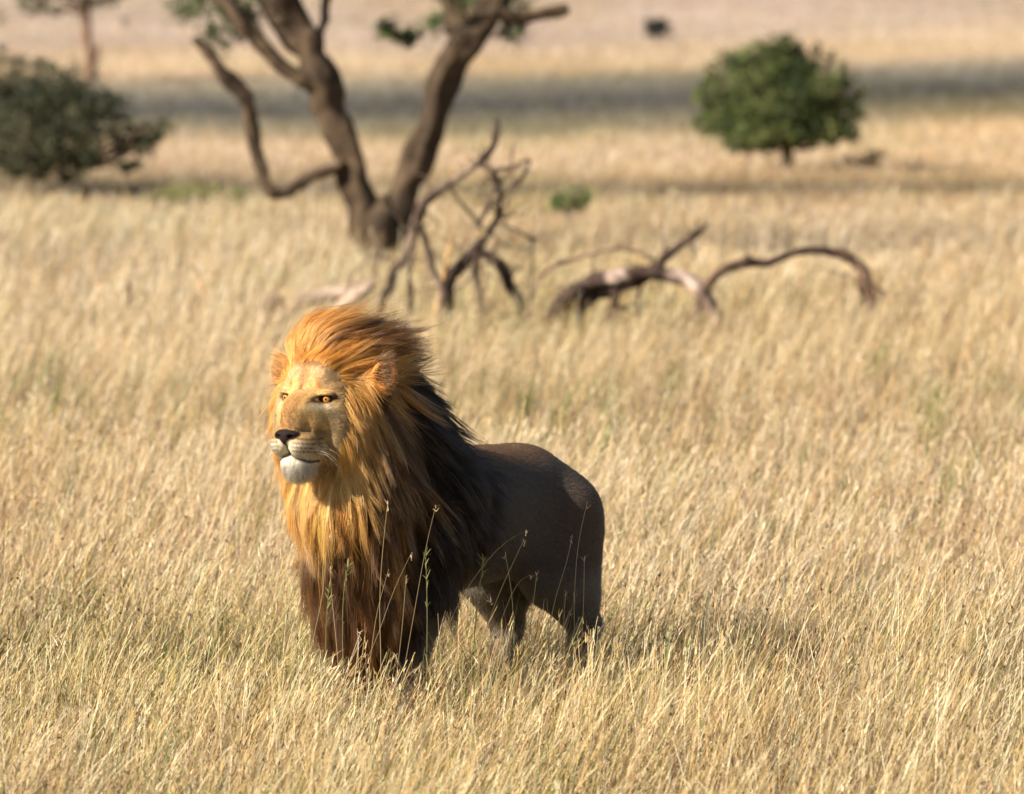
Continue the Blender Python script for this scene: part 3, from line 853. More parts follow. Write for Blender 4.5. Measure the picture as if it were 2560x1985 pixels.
# ---- the mane
WIND = nrm(np.array([1.0, .45, .05]))
def flow(p, f, l, u, f0, l0, u0):
    """where the long hair wants to go"""
    n = len(p)
    down = np.tile(np.array([.05, -.02, -1.0]), (n, 1))
    back = np.tile(nrm(np.array([.42, .48, -.85])), (n, 1))
    side = nrm(-HF * .25 + np.sign(l)[:, None] * HL * .14 - HU * 1.0 + np.array([.06, .03, 0]))
    d = mix(down, back, sstep(-.10, -.32, f0) * sstep(-.75, -.30, u0))
    rf = sstep(-.22, -.14, f0) * sstep(-.34, -.24, u0)
    d = mix(d, side, rf)
    top = sstep(.03, .12, u0) * sstep(-.42, -.30, f0)
    up = nrm(-HF * .55 + HU * .75 + WIND * .55)
    w2 = nrm(WIND + np.array([0, 0, -.12]))
    tdir = mix(np.tile(up, (n, 1)), np.tile(w2, (n, 1)), sstep(.10, .27, u))
    d = mix(d, tdir, top)
    return nrm(d)
def grow(p, L, K, lift, wobble=.10, seedoff=0):
    n = len(p); f0, l0, u0 = to_head(p); nn = bgrad(p)
    P = np.empty((n, K, 3)); P[:, 0] = p - nn * .004; cur = p.copy()
    prev = nrm(nn * .8 + flow(p, f0, l0, u0, f0, l0, u0) * .8)
    step = L / (K - 1); top = sstep(.04, .12, u0)
    for k in range(1, K):
        t = k / (K - 1)
        f, l, u = to_head(cur); fl = flow(cur, f, l, u, f0, l0, u0)
        g_ = bgrad(cur, .012); sd_ = bsdf(cur); ok = (sd_ < .13)[:, None]
        ht = lift * (.25 + .75 * t) ; corr = np.clip((ht - sd_) * 14, -.7, 1.2)
        dn = (fl * g_).sum(1)
        free = top * sstep(.35, .8, t) + .25 * t
        fl2 = fl - g_ * (dn * (1 - free))[:, None] + g_ * (corr * (1 - free * .8))[:, None]
        fl = np.where(ok, fl2, fl + np.array([0, 0, -.25]))
        wb = np.stack([noise3(cur, 9, 11 + seedoff) - .5, noise3(cur, 9, 21 + seedoff) - .5, noise3(cur, 9, 31 + seedoff) - .5], -1) * wobble * 4
        prev = nrm(prev * .45 + nrm(fl + wb) * .6); cur = cur + prev * step[:, None]; P[:, k] = cur
    return P
def mane_len(p):
    f, l, u = to_head(p)
    fd = np.hypot(l / .14, (u + .04) / .21)                           # distance out from the face
    L = .05 + .17 * sstep(.95, 1.5, fd)
    L = np.where((u > .09) & (f > -.16), .19 + .07 * sstep(-.04, -.14, f), L)
    L = np.where((u > .02) & (f <= -.16), .17, L)
    L = L + .02 * sstep(-.35, -.6, u)
    return L
def make_mane(n, K=10, nclump=3000):
    p = roots(mw * (1 + 1.2 * head_zone(cen)), n); L = mane_len(p) * rng.uniform(.5, 1.25, n)
    lift = rng.uniform(.006, .055, n)
    P = grow(p, L, K, lift, .10)
    gidx = rng.choice(n, nclump, replace=False); G = P[gidx]; gr = P[gidx, 0]
    best = np.empty(n, int)
    for a in range(0, n, 4000):
        d = ((p[a:a + 4000, None, :] - gr[None]) ** 2).sum(-1); best[a:a + 4000] = d.argmin(1)
    t = np.linspace(0, 1, K)[None, :, None]
    off = (p - gr[best])[:, None, :]
    tgt = G[best] + off * (1 - .55 * t)
    tight = rng.uniform(.5, .95, nclump)[best][:, None, None]
    w = np.clip(t ** .7 * 1.1, 0, 1) * tight
    # the clump keeps each hair's own length
    Lr = (L / np.maximum(L[gidx][best], .02))[:, None, None]
    P = P * (1 - w) + (P[:, :1] + (tgt - P[:, :1]) * np.clip(Lr, .6, 1.25)) * w
    cj = rng.normal(0, 1, (nclump, 3))[best][:, None, :]
    P += cj * .024 * t ** 1.6 * (L[:, None, None] / .2)
    P += rng.normal(0, 1, (n, 1, 3)) * .006 * t ** 1.3
    rc = rng.random(nclump)[best]
    c = mane_color(p, rc)
    c = c * (.62 + .85 * rc ** 1.2)[:, None] * rng.uniform(.75, 1.25, (n, 1))
    f, l, u = to_head(p)
    # crest: golden roots, some locks turning dark brown towards the tips
    crest = sstep(.05, .10, u) * sstep(-.30, -.14, f)
    dk = np.clip(sstep(.05, .25, rc) * sstep(.0, -.05, f) * sstep(-.07, .0, l + (rc - .5) * .06), 0, 1) * crest * (.6 + .4 * np.maximum(gau(l - .01, .07), sstep(-.10, -.16, f)))
    C = np.repeat(c[:, None], K, 1)
    tt = t[..., 0]
    C = C * (1 - (dk[:, None] * sstep(.15, .6, tt))[..., None]) + srgb(62, 40, 28) * (dk[:, None] * sstep(.15, .6, tt))[..., None]
    chest = sstep(-.34, -.42, u)
    C = C * (1 - (chest[:, None] * sstep(.5, 1, tt) * .2)[..., None])
    R = np.tile(.00075 * (1 - np.linspace(0, 1, K) ** 2 * .75), (n, 1)) * rng.uniform(.7, 1.3, (n, 1))
    return P, R, np.clip(C, .002, .9)
PM, RM, CM = make_mane(int(82000))
mane = curves_obj('mane', PM - LO, RM, CM, M_mane, parent=lion)
print('mane', len(PM), 'body', len(BF))

# ---- tufts that cover the front of each ear
ET = []
for s_ in (1, -1):
    ec, en = EAR[s_]; m_ = 1700
    rt = HP(0, 0, 0) + 0 * rng.random((m_, 3))
    a_ = rng.uniform(-.060, .055, m_)
    rt = ec[None] + HU * a_[:, None] - HL * s_ * (.040 - rng.uniform(0, .03, m_))[:, None] + HF * rng.uniform(.0, .014, m_)[:, None]
    dv = nrm(HL * s_ * .8 + HU * .45 - HF * .10 + rng.normal(0, .25, (m_, 3))); LL = rng.uniform(.04, .085, m_)
    Q = np.empty((m_, 10, 3))
    for k in range(10): Q[:, k] = rt + dv * (LL * k / 9)[:, None] + HF * (.02 * (k / 9) * (1 - k / 9)) + np.array([0, 0, -.012]) * (k / 9) ** 2
    cc = np.where(rng.random((m_, 1)) < (.75 if s_ > 0 else .15), srgb(60, 40, 26), srgb(206, 150, 84)); ET.append((Q, cc))
EQ = np.concatenate([e[0] for e in ET]); EC = np.concatenate([e[1] for e in ET])
curves_obj('ear_tuft', EQ - LO, np.tile(.0005 * (1 - np.linspace(0, 1, 10) * .7), (len(EQ), 1)), np.repeat(EC[:, None], 10, 1), M_mane, parent=lion)
# ---- whiskers and tail tuft
n = 26; WP = np.empty((n, 8, 3))
for i in range(n):
    s_ = 1 if i % 2 else -1; p0 = (.085 + rng.uniform(-.02, .03), s_ * rng.uniform(.075, .09), -.180 + rng.uniform(-.02, .015)); Lw = rng.uniform(.06, .16); dr = rng.uniform(.2, .6)
    for k in range(8):
        t = k / 7; WP[i, k] = HP(p0[0] - Lw * .35 * t, p0[1] + s_ * Lw * .62 * t * (1 - .25 * t), p0[2] - Lw * (.15 * (dr - .4) * t + dr * t * t) + rng.normal(0, .0004))
curves_obj('whiskers', WP - LO, np.tile(.00055 * (1 - np.linspace(0, 1, 8) * .7), (n, 1)), np.tile(srgb(240, 230, 205), (n, 8, 1)), M_whisk, parent=lion)
n = 1500; tp = TAIL[-1] + rng.normal(0, .012, (n, 3)); tp[:, 2] += rng.uniform(0, .08, n); TP = np.empty((n, 5, 3))
dv = rng.normal(0, .25, (n, 3)); dv[:, 2] = -1; dv = nrm(dv); LL = rng.uniform(.05, .11, n)
for k in range(5): TP[:, k] = tp + dv * (LL * k / 4)[:, None]
curves_obj('tail_tuft', TP - LO, np.full((n, 5), .0007), np.tile(srgb(44, 30, 24), (n, 5, 1)), M_mane, parent=lion)
del S, Cc

# ================================================================== TREES, BUSHES AND DEAD WOOD
def smooth_path(P, n):
    P = np.asarray(P, float); k = len(P)
    d = np.concatenate([[0], np.cumsum(np.linalg.norm(np.diff(P[:, :3], axis=0), axis=1))]); d /= d[-1]
    t = np.linspace(0, 1, n); Q = np.stack([np.interp(t, d, P[:, a]) for a in range(P.shape[1])], -1)
    for _ in range(3): Q[1:-1] = (Q[:-2] + 2 * Q[1:-1] + Q[2:]) / 4
    return Q

def tube(P, rough=.12, sides=20, knots=0, seed=0, gap=.35):
    """P (k,4): x y z radius -> verts, faces; uneven like real wood, closed at both ends"""
    L = np.linalg.norm(np.diff(P[:, :3], axis=0), axis=1).sum(); n = int(np.clip(L / (P[:, 3].mean() * gap + .004), 8, 140))
    Q = smooth_path(P, n); c = Q[:, :3].copy(); r = Q[:, 3].copy()
    tt = np.arange(n) * 1.0
    for a in range(3): c[1:-1, a] += ((noise2(tt * .22 + 31 * a, np.full(n, seed + .5), 71) - .5) * r * (.9 if r.max() < .05 else .35))[1:-1]
    r = r * (1 + (noise2(tt * .3, np.full(n, seed + 9.5), 73) - .5) * .35)
    T = nrm(np.gradient(c, axis=0)); up = np.array([.13, .97, .21]); A = nrm(np.cross(T, up)); B = np.cross(T, A)
    th = np.linspace(0, 2 * math.pi, sides, endpoint=False)
    ridge = noise2(np.repeat((tt * .12)[:, None], sides, 1) + 5, np.tile((th * 1.6)[None], (n, 1)) + seed * 3.1, 77)
    rr = r[:, None] * (1 + (ridge - .5) * rough * 3.2)
    fur = noise2(np.repeat((tt * .10)[:, None], sides, 1) + seed, np.tile((th * 5.0)[None], (n, 1)) + .3 * np.sin(tt * .35)[:, None], 79)
    rr = rr * (1 + (fur - .5) * rough * 1.4)
    V = c[:, None] + rr[..., None] * (np.cos(th)[None, :, None] * A[:, None] + np.sin(th)[None, :, None] * B[:, None])
    V = np.concatenate([V.reshape(-1, 3), c[:1], c[-1:]])
    i, j = np.meshgrid(np.arange(n - 1), np.arange(sides), indexing='ij'); j2 = (j + 1) % sides
    F = np.stack([i * sides + j, i * sides + j2, (i + 1) * sides + j2, (i + 1) * sides + j], -1).reshape(-1, 4)
    a = np.arange(sides); e0 = np.stack([np.full(sides, n * sides), (a + 1) % sides, a], -1)
    e1 = np.stack([np.full(sides, n * sides + 1), (n - 1) * sides + a, (n - 1) * sides + (a + 1) % sides], -1)
    return V, [F, np.concatenate([e0, e1])]

def tubes_obj(name, paths, mat, base, parent=None, origin=None, col=(120, 100, 84), light=None, rough=.12):
    Vs, Q4, T3, off = [], [], [], 0
    for i, P in enumerate(paths):
        V, (f4, f3) = tube(np.asarray(P, float), seed=i + base, rough=rough); Vs.append(V); Q4.append(f4 + off); T3.append(f3 + off); off += len(V)
    V = np.concatenate(Vs); n = len(V)
    nz = noise3(V, 3.5, 41); nf = noise3(V, 22, 43)
    lf_ = sstep(.46, .60, nz) * .9 if mat is M_dead else .25 + .5 * sstep(.2, .8, noise3(V, 9, 45))
    c = mix(np.tile(srgb(*col), (n, 1)), np.tile(srgb(*(light or [min(255, k * 1.5) for k in col])), (n, 1)), lf_)
    c = c * (0.7 + .6 * nf)[:, None]
    o3 = np.zeros(3) if origin is None else np.asarray(origin)
    o = mesh_obj(name, V - o3, [np.concatenate(Q4), np.concatenate(T3)], mat, parent=parent, col=c)
    if parent is None: o.location = o3
    return o

def pp(pts, Y, jit=0.0, sc=None):
    """photo pixels with width -> path points with radius"""
    out = []
    for k, (px, py, w, *dy) in enumerate(pts):
        y = Y + (dy[0] if dy else 0)
        p = at(px, py, y); out.append([*p, w * .5 * (y + DIST) / FPX])
    return out
def zz(lst, f, ox, oy=0): return [(ox + a * f, oy + b * f, w * f, *r) for a, b, w, *r in lst]
Z3 = lambda l: zz(l, .5037, 400)
Z4 = lambda l: zz(l, .6227, 1200)

def leaves(blobs, n, size, greens, origin, name, parent, per=34, spread=.5, minw=0.0):
    """blobs: (centre, radii) ellipsoids; leaf clumps sit mostly in their outer shell, with gaps"""
    vol = np.array([np.prod(r) ** (2 / 3) for _, r in blobs]); vol = np.maximum(vol, vol.max() * minw); vol /= vol.sum()
    Vs, Cs = [], []
    ncl = max(int(n / per), 3)
    for (c, r), v in zip(blobs, vol):
        m = max(int(ncl * v), 2); d = nrm(rng.normal(0, 1, (m, 3))); rad = rng.uniform(.35, 1, m) ** .45
        rad = np.where(rng.random(m) < .12, rng.uniform(1.0, 1.3, m), rad); rad *= .66 + .66 * noise2(d[:, 0] * 2.3 + c[0] * 3 + 9, d[:, 2] * 2.3 + d[:, 1] * 2.1, 83)
        cc = np.asarray(c) + d * rad[:, None] * np.asarray(r)
        cs = np.mean(r) * rng.uniform(.12, .42, m) * spread * 2
        k = np.repeat(np.arange(m), per); pos = cc[k] + rng.normal(0, .5, (len(k), 3)) * cs[k][:, None]
        g = np.array([srgb(*q) for q in greens]); gc = g[rng.integers(0, len(g), m)][k] * rng.uniform(.7, 1.6, (len(k), 1)) 
        a = nrm(rng.normal(0, 1, pos.shape)); b = nrm(np.cross(a, rng.normal(0, 1, pos.shape))); s1 = size * rng.uniform(.5, 1.2, (len(k), 1)); s2 = s1 * .42
        mid = pos + np.cross(a, b) * s1 * .12
        V = np.stack([pos - a * s1, mid - b * s2, pos + a * s1, mid + b * s2], 1); Vs.append(V.reshape(-1, 3)); Cs.append(np.repeat(gc, 4, 0))
    V = np.concatenate(Vs); C = np.concatenate(Cs)
    V[:, 2] = np.maximum(V[:, 2], .02)
    F = np.arange(len(V)).reshape(-1, 4)
    return mesh_obj(name, V - np.asarray(origin), F, M_leaf, parent=parent, col=C, smooth=False)

# ---- big acacia with two diverging limbs
YT = 28.0
gp = at(952, 0, YT); ob = np.array([gp[0], YT, 0.0])
tree = empty('acacia_tree', tuple(ob), 'big rough barked tree with two trunks parting in a V behind the dead branches', 'tree')
left = pp(Z3([(1070, 1250, 120), (1055, 1130, 140), (1000, 980, 128), (940, 780, 122), (860, 560, 118), (800, 400, 122), (752, 270, 112), (700, 130, 88), (625, 0, 84, -.1), (520, -200, 78, -.3), (420, -480, 66, -.7), (330, -900, 50, -1.2)]), YT)
right = pp(Z3([(1120, 1250, 120), (1150, 1120, 130), (1215, 960, 112), (1280, 780, 118), (1345, 620, 104), (1400, 450, 104), (1460, 300, 110), (1545, 180, 118), (1620, 80, 108), (1690, -30, 96, .1), (1800, -250, 84, .3), (1960, -600, 64, .6), (2050, -950, 46, .9)]), YT)
left[0][2] = -.05; right[0][2] = -.05
cross_ = pp(Z3([(1095, 1330, 190), (1100, 1200, 190), (1100, 1090, 190), (1095, 1000, 120), (1095, 970, 60)]), YT); cross_[0][2] = -.05
l2 = pp(Z3([(800, 430, 60), (700, 395, 70), (600, 330, 66), (480, 200, 62), (380, 80, 60), (300, -20, 56, .1), (150, -200, 48, .3), (-60, -480, 36, .5)]), YT - .05)
l3 = pp(Z3([(740, 300, 60), (680, 215, 84, .1), (610, 130, 80, .2), (540, 30, 74, .3), (470, -100, 66, .5), (330, -400, 50, .9)]), YT + .1)
l4 = pp(Z3([(790, 260, 40), (788, 170, 36), (812, 90, 34), (822, 0, 32), (850, -160, 26), (830, -400, 18)]), YT)
low = pp(Z3([(910, 800, 46), (870, 835, 42), (790, 850, 44), (700, 905, 48), (630, 960, 50), (565, 962, 48), (522, 905, 46), (490, 800, 46), (455, 620, 54), (425, 510, 66), (365, 410, 60), (285, 322, 50), (225, 245, 46), (170, 185, 42)]), YT - .1)
r2 = pp(Z3([(1480, 300, 60), (1490, 200, 84, .2), (1480, 90, 96, .3), (1450, 0, 92, .4), (1400, -160, 76, .6), (1380, -500, 54, 1)]), YT)
r3 = pp(Z3([(1640, 70, 60), (1740, 85, 56), (1860, 72, 50), (1960, 52, 50), (2020, 36, 54)]), YT - .1)
r4 = pp(Z3([(1690, -20, 60), (1720, 60, 40), (1750, 140, 14)]), YT + .1)
for q_ in (left, right, cross_, l2, l3, l4, low, r2, r3, r4):
    for e_ in q_: e_[3] *= 1.18
tubes_obj('trunk', [left, right, cross_, l2, l3, l4, low, r2, r3, r4], M_bark, 1, tree, ob, (46, 38, 33), (96, 80, 62), .28)
AG = [(74, 92, 48), (58, 78, 44), (96, 108, 58), (52, 66, 40)]
def B(px, py, Y, r): return (at(px, py, Y), (r, r, r * .75))
lf = [B(526, 20, YT + .2, .22), B(470, 0, YT + .2, .15), (at(600, 20, YT + .3), (.17, .17, .12)), B(565, 88, YT + .3, .14), B(620, 60, YT + .3, .12), B(500, -60, YT, .35), B(972, 78, YT, .10), B(1030, 90, YT + .2, .09), B(1100, 62, YT + .3, .12),
      B(1262, 16, YT + .3, .18), B(1210, -5, YT + .4, .2), B(1282, 78, YT, .12), B(1140, -10, YT + .4, .14), B(1290, -80, YT, .3), B(700, -160, YT + .6, .5), B(1120, -220, YT + .8, .5)]
for k in range(16):
    a = rng.uniform(0, 6.28); d_ = rng.uniform(.4, 2.4); lf.append((ob + np.array([math.cos(a) * d_ * 1.2 + .2, math.sin(a) * d_, rng.uniform(3.6, 4.6)]), (.7, .7, .3)))
leaves(lf, 26000, .022, AG, ob, 'crown', tree, per=26, minw=.5, spread=1.1)

# ---- bushes
def bush(name, label, cat, gx_, gy_, trunk, blobs, n, size, greens, Y, group=None):
    o0 = at(gx_, gy_, Y); o0[2] = 0
    t = empty(name, tuple(o0), label, cat, group)
    paths = [pp(p, Y) for p in trunk]
    paths[0][0][2] = -.04
    top = np.array(paths[0][-1][:3])
    for c, r in blobs:                                               # limbs fan out into each mass of leaves
        for q in range(3):
            e = np.asarray(c) + rng.normal(0, .35, 3) * np.asarray(r); mid = (top + e) / 2 + np.array([0, 0, -.06])
            paths.append([[*top, paths[0][-1][3] * .6], [*mid, paths[0][-1][3] * .4], [*e, .008]])
    tubes_obj('trunk', paths, M_bark, 50, t, o0, (70, 58, 48), (120, 104, 88))
    leaves(blobs, n, size, greens, o0, 'crown', t)
    return t
def E(px, py, Y, rx, ry, dy=0):
    rx, ry = rx * 1.04, ry * 1.04
    s = (Y + DIST) / FPX; return (at(px, py, Y + dy), (rx * s, rx * s, ry * s))
YB = ground_depth(492)
bush('dark_bush', 'broad dark olive bush at the left edge in front of a slender far tree', 'bush', 165, 492, [[(165, 492, 30), (163, 440, 26), (150, 400, 22)]],
     [E(70, 330, YB, 120, 110), E(180, 290, YB, 95, 105, .1), E(130, 230, YB, 80, 65, .2), E(20, 200, YB, 60, 55), E(215, 350, YB, 60, 60, -.2), E(165, 410, YB, 50, 45), E(-60, 300, YB, 120, 130, .3),
      E(275, 265, YB, 40, 40, .2), E(345, 340, YB, 60, 48, .2), E(385, 325, YB, 42, 34), E(340, 372, YB, 38, 26), E(310, 395, YB, 38, 32), E(60, 420, YB, 60, 30)], 26000, .026, [(78, 82, 58), (62, 66, 48), (52, 56, 44), (92, 90, 66)], YB)
YR = ground_depth(428)
bush('round_bush', 'round green bush on a short trunk standing alone at the upper right', 'bush', 1972, 428, [[(1972, 428, 34), (1972, 400, 30), (1968, 350, 30)]],
     [E(1950, 240, YR, 120, 100), E(1850, 230, YR, 80, 80), E(1900, 170, YR, 90, 60, .1), E(1980, 150, YR, 60, 50, .1), E(2030, 220, YR, 80, 70), E(2090, 290, YR, 66, 50), E(1810, 310, YR, 66, 40), E(1880, 330, YR, 80, 36, -.2),
      E(1985, 320, YR, 90, 34), E(2060, 320, YR, 60, 32, -.2), E(1835, 362, YR, 34, 18), E(1975, 112, YR, 34, 26), E(1900, 352, YR, 60, 22), E(2040, 345, YR, 60, 22), E(1780, 250, YR, 40, 34), E(1900, 120, YR, 30, 24), E(2125, 330, YR, 34, 22)] + [E(1950 + 200 * math.cos(a_) * q_, 245 - 135 * math.sin(a_) * q_, YR, 20, 14) for a_, q_ in zip(np.linspace(-.35, 3.5, 17), rng.uniform(.86, 1.08, 17))], 32000, .026, [(90, 104, 56), (72, 86, 48), (58, 68, 42), (108, 114, 68)], YR)
YS = ground_depth(556)
bush('small_green_shrub', 'small bright green shrub low in the grass below the round bush', 'shrub', 1430, 556, [[(1425, 556, 10), (1428, 525, 8), (1440, 505, 6)]],
     [E(1450, 490, YS, 40, 22), E(1400, 502, YS, 42, 18), E(1428, 522, YS, 30, 18), E(1380, 514, YS, 26, 14)], 1500, .02, [(98, 116, 62), (80, 102, 56), (112, 124, 76)], YS)
YF = ground_depth(104)
bush('far_dark_shrub', 'tiny dark grey shrub alone on the far plain at the top', 'shrub', 1645, 104, [[(1645, 104, 8), (1645, 88, 7), (1645, 80, 6)]],
     [E(1645, 66, YF, 27, 22), E(1632, 76, YF, 16, 13), E(1662, 60, YF, 12, 12)], 2600, .03, [(58, 60, 56), (48, 52, 50)], YF)
YQ = ground_depth(424)
bush('low_shrub', 'small grey brown shrub in the grass just right of the round bush', 'shrub', 2185, 424, [[(2185, 424, 8), (2185, 405, 6), (2185, 398, 5)]],
     [E(2185, 392, YQ, 24, 13), E(2150, 402, YQ, 24, 9), E(2110, 398, YQ, 20, 7)], 900, .02, [(140, 128, 92), (150, 138, 102)], YQ)
YG = ground_depth(515)
bush('low_green_shrub', 'low spreading dull green shrub between the dark bush and the forked tree', 'shrub', 500, 515, [[(500, 515, 8), (500, 500, 6), (500, 495, 5)]],
     [E(440, 484, YG, 50, 16), E(510, 478, YG, 50, 20), E(590, 486, YG, 44, 12), E(380, 490, YG, 40, 10)], 2200, .018, [(128, 130, 82), (142, 138, 90)], YG)

# ---- slender tree far behind the dark bush
YL = ground_depth(205)
o0 = at(228, 205, YL); o0[2] = 0
t2 = empty('slender_tree', tuple(o0), 'slender bare trunked tree rising behind the dark bush at the left', 'tree')
P = [pp([(230, 205, 28), (226, 160, 26), (220, 110, 24), (214, 50, 24), (212, 0, 24), (216, -80, 22), (200, -200, 18)], YL),
     pp([(229, 165, 20), (238, 135, 20), (247, 108, 8)], YL), pp([(213, 30, 14), (190, 8, 12), (150, -10, 10), (90, 0, 6)], YL), pp([(214, 20, 14), (250, 0, 12), (300, -30, 8)], YL), pp([(213, 36, 12), (160, 22, 9), (110, 26, 5)], YL)]
P[0][0][2] = -.05
tubes_obj('trunk', P, M_bark, 80, t2, o0, (104, 80, 66), (140, 112, 92))
leaves([E(85, 12, YL, 44, 18), E(160, 24, YL, 30, 10), E(255, 2, YL, 34, 16), E(308, 60, YL, 16, 16), E(5, 40, YL, 16, 24), E(190, -70, YL, 130, 50), E(120, -40, YL, 90, 30), E(300, -50, YL, 70, 34)], 9000, .03, [(104, 108, 76), (88, 94, 68)], o0, 'crown', t2)

# ---- dead wood behind the lion
YD = ground_depth(838)
GY = 880
def dead(name, label, cat, paths, col, light, base, group=None, twigs=0, spots=()):
    a = at(*paths[0][0][:2], YD); org = np.array([a[0], YD, 0.0])
    W = [pp(p, YD + (0 if i == 0 else rng.uniform(-.15, .15))) for i, p in enumerate(paths)]
    for _ in range(twigs):                                           # small broken side twigs
        p = W[rng.integers(0, min(len(W), 3))]; k = rng.integers(1, max(len(p) - 1, 2)); q0 = np.array(p[k]); L = rng.uniform(.12, .42)
        d = nrm(rng.normal(0, 1, 3) * np.array([1, .6, .8]) + np.array([0, 0, .35])); s = [[*q0[:3], .006]]
        for j in range(1, 5):
            d = nrm(d + rng.normal(0, .35, 3)); s.append([*(np.array(s[-1][:3]) + d * L / 4), .006 - .001 * j])
        W.append(s)
    o = tubes_obj(name, W, M_dead, base, None, org, col, light, .16)
    if spots:                                                        # patches where the bark has come off
        V = np.empty(len(o.data.vertices) * 3, np.float32); o.data.vertices.foreach_get('co', V); V = V.reshape(-1, 3) + org
        a_ = o.data.attributes['col'].data; c = np.empty(len(V) * 4, np.float32); a_.foreach_get('color', c); c = c.reshape(-1, 4)
        for px, py, r in spots:
            d = np.linalg.norm((V - at(px, py, YD)) * np.array([.6, .5, 1]), axis=1)
            c[:, :3] = mix(c[:, :3], np.tile(srgb(200, 176, 162), (len(V), 1)), .8 * sstep(r, r * .4, d + (noise3(V, 16, 7) - .35) * r * 1.6))
        a_.foreach_set('color', c.reshape(-1))
    tag(o, label, cat, group); return o
dead('dead_branch', 'tall dead forked branch leaning up to the right in front of the big tree', 'dead branch', [
    Z3([(1060, 1740, 40), (1110, 1490, 44), (1190, 1310, 42), (1260, 1150, 50), (1290, 1040, 56), (1360, 970, 44), (1430, 915, 44), (1510, 855, 34), (1590, 800, 34), (1650, 730, 30), (1672, 660, 34), (1665, 590, 26)]),
    Z3([(1580, 808, 20), (1650, 842, 24), (1740, 832, 18), (1840, 790, 12)]),
    Z3([(1650, 842, 24), (1680, 920, 28), (1684, 1060, 28), (1640, 1140, 30), (1595, 1220, 34)]),
    Z3([(1840, 795, 12), (1800, 880, 16), (1700, 960, 20), (1620, 1035, 22), (1575, 1130, 20)]),
    Z3([(1400, 900, 8), (1445, 940, 12), (1500, 1020, 14), (1585, 1110, 18)]),
    Z3([(1290, 1110, 30), (1325, 1230, 30), (1350, 1340, 34), (1400, 1420, 40), (1420, 1740, 40)]),
    Z3([(1270, 1200, 16), (1235, 1330, 22), (1245, 1460, 26), (1240, 1740, 30)]),
    Z3([(1340, 1270, 14), (1290, 1300, 12), (1240, 1290, 10)]),
    ], (72, 60, 52), (120, 104, 90), 100, None, 40)
dead('dead_branch', 'crooked dead branch bent like an elbow with thick dark feet in the grass', 'dead branch', [
    Z3([(1410, 1740, 60), (1425, 1450, 62), (1440, 1370, 60), (1510, 1310, 54), (1575, 1240, 60), (1600, 1190, 40)]),
    Z3([(1570, 1230, 40), (1640, 1275, 40), (1700, 1320, 52), (1730, 1400, 50), (1770, 1480, 54), (1800, 1560, 48), (1810, 1740, 46)]),
    Z3([(1580, 1260, 30), (1565, 1340, 26), (1585, 1450, 28), (1590, 1550, 30), (1590, 1740, 30)]),
    Z3([(1690, 1110, 8), (1780, 1150, 12), (1850, 1190, 20), (1880, 1180, 8)]), Z3([(1848, 1190, 10), (1846, 1300, 8), (1840, 1500, 8), (1842, 1740, 8)]),
    ], (60, 49, 43), (104, 88, 76), 120, None, 30)
dead('fallen_log', 'pale broken log lying in the grass just above the mane', 'fallen log', [
    Z3([(600, 1600, 60), (700, 1510, 70), (820, 1470, 74), (960, 1430, 62), (1060, 1420, 40)]),
    Z3([(860, 1580, 70), (930, 1510, 76), (1010, 1450, 60), (1060, 1400, 40)]),
    Z3([(500, 1640, 50), (545, 1510, 66), (590, 1480, 50), (620, 1560, 40)]),
    Z3([(1040, 1430, 10), (1080, 1290, 14), (1075, 1200, 14), (1045, 1130, 10)]), Z3([(900, 1430, 8), (960, 1360, 12), (1040, 1270, 8)]),
    ], (118, 100, 88), (186, 166, 148), 140)
dead('fallen_log', 'thick fallen trunk with white barkless patches and a branch rising to the right', 'fallen log', [
    Z4([(230, 1420, 60), (310, 1250, 70), (370, 1180, 74), (450, 1130, 66), (560, 1112, 56), (700, 1085, 50), (830, 1120, 56), (900, 1180, 56), (945, 1260, 44), (970, 1420, 40)]),
    Z4([(360, 1420, 50), (390, 1230, 62), (450, 1180, 54), (540, 1155, 52), (640, 1125, 50), (700, 1080, 46), (745, 1030, 36), (810, 980, 34), (860, 945, 34), (915, 900, 10)]),
    Z4([(545, 1160, 36), (540, 1230, 28), (510, 1300, 22), (500, 1420, 20)]), Z4([(650, 1130, 16), (635, 1180, 10), (630, 1420, 8)]),
    ], (70, 57, 50), (132, 112, 100), 160, None, 34, [(1540, 683, .07), (1700, 690, .08), (1722, 712, .07)])
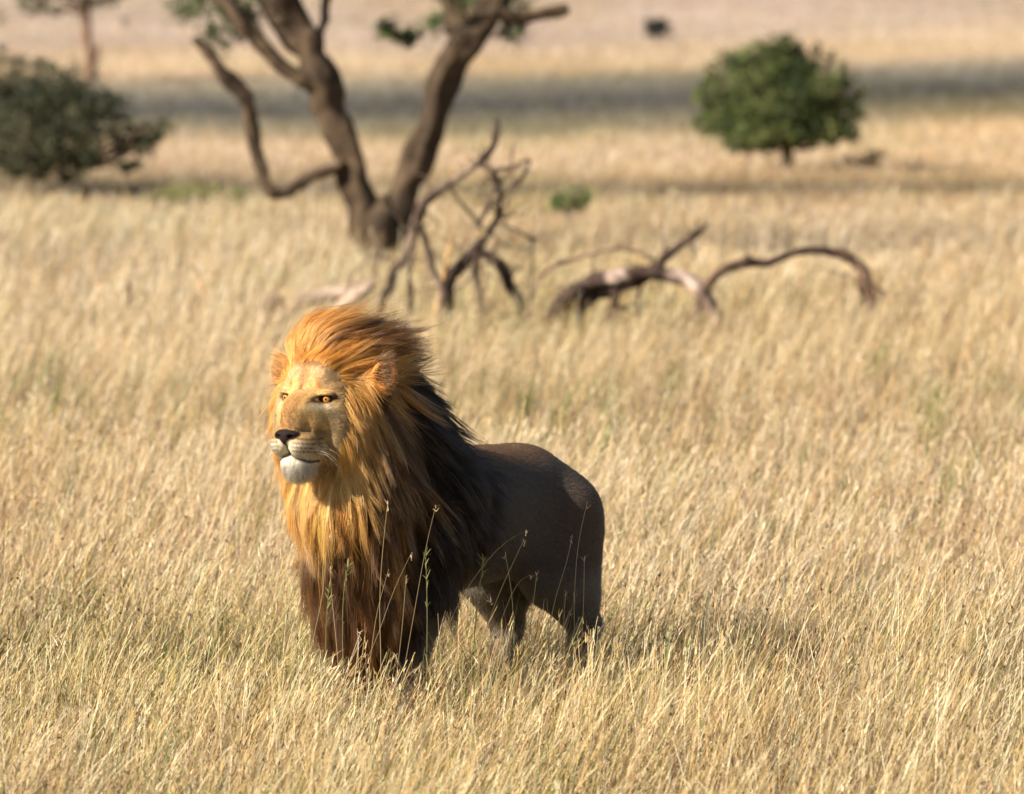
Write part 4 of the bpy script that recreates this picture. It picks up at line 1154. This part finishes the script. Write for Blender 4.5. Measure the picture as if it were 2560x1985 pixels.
dead('dead_branch', 'thin pale dead twig arching over the fallen trunk', 'dead branch', [
    Z4([(160, 1420, 10), (225, 1115, 14), (290, 1065, 20), (430, 1022, 18), (550, 990, 18), (640, 1010, 18), (720, 1062, 18)]), Z4([(600, 1000, 14), (602, 970, 6)]), Z4([(450, 1020, 10), (455, 1090, 8)])], (140, 118, 98), (170, 148, 124), 180)
dead('dead_branch', 'long dark dead branch arching over to the right and back into the grass', 'dead branch', [
    Z4([(850, 1420, 50), (890, 1170, 42), (950, 1105, 44), (1010, 1070, 42), (1070, 1058, 40), (1150, 1055, 36), (1260, 1015, 34), (1380, 1003, 34), (1470, 1025, 36), (1530, 1075, 40), (1562, 1160, 40), (1580, 1260, 36), (1585, 1420, 34)]),
    Z4([(1530, 1110, 14), (1530, 1180, 18), (1560, 1240, 14)]), Z4([(1570, 1230, 14), (1605, 1165, 8)]), Z4([(1072, 1060, 20), (1076, 1020, 8)])], (64, 50, 44), (104, 84, 70), 190, None, 12)
dead('dead_stump', 'short dark dead stub upright under the arching branch', 'stump', [Z4([(1430, 1420, 26), (1450, 1240, 26), (1468, 1110, 12)]), Z4([(1400, 1420, 16), (1405, 1230, 20)])], (96, 76, 62), (130, 108, 88), 200)
tw = lambda l: [(a * .502, b * .502, w * .502) for a, b, w in l]
dead('dry_stalk', 'thin pale dry stalk standing alone in the grass left of the pale log', 'stalk', [tw([(1080, 1740, 14), (1040, 1560, 16), (1000, 1420, 18), (970, 1330, 14), (960, 1220, 8)])], (170, 140, 108), (190, 160, 124), 210)
dead('dry_stalk', 'short dark dry weed upright in the grass at the far left', 'stalk', [tw([(600, 1740, 14), (605, 1600, 18), (640, 1500, 22), (640, 1410, 12)]), tw([(620, 1540, 10), (680, 1470, 8)])], (116, 92, 70), (140, 116, 90), 215)
dead('dry_stalk', 'straight golden dry stalk standing between the two dead branches', 'stalk', [Z3([(1340, 1740, 16), (1385, 1460, 18), (1430, 1280, 18), (1460, 1130, 8)])], (190, 150, 96), (206, 168, 112), 220)
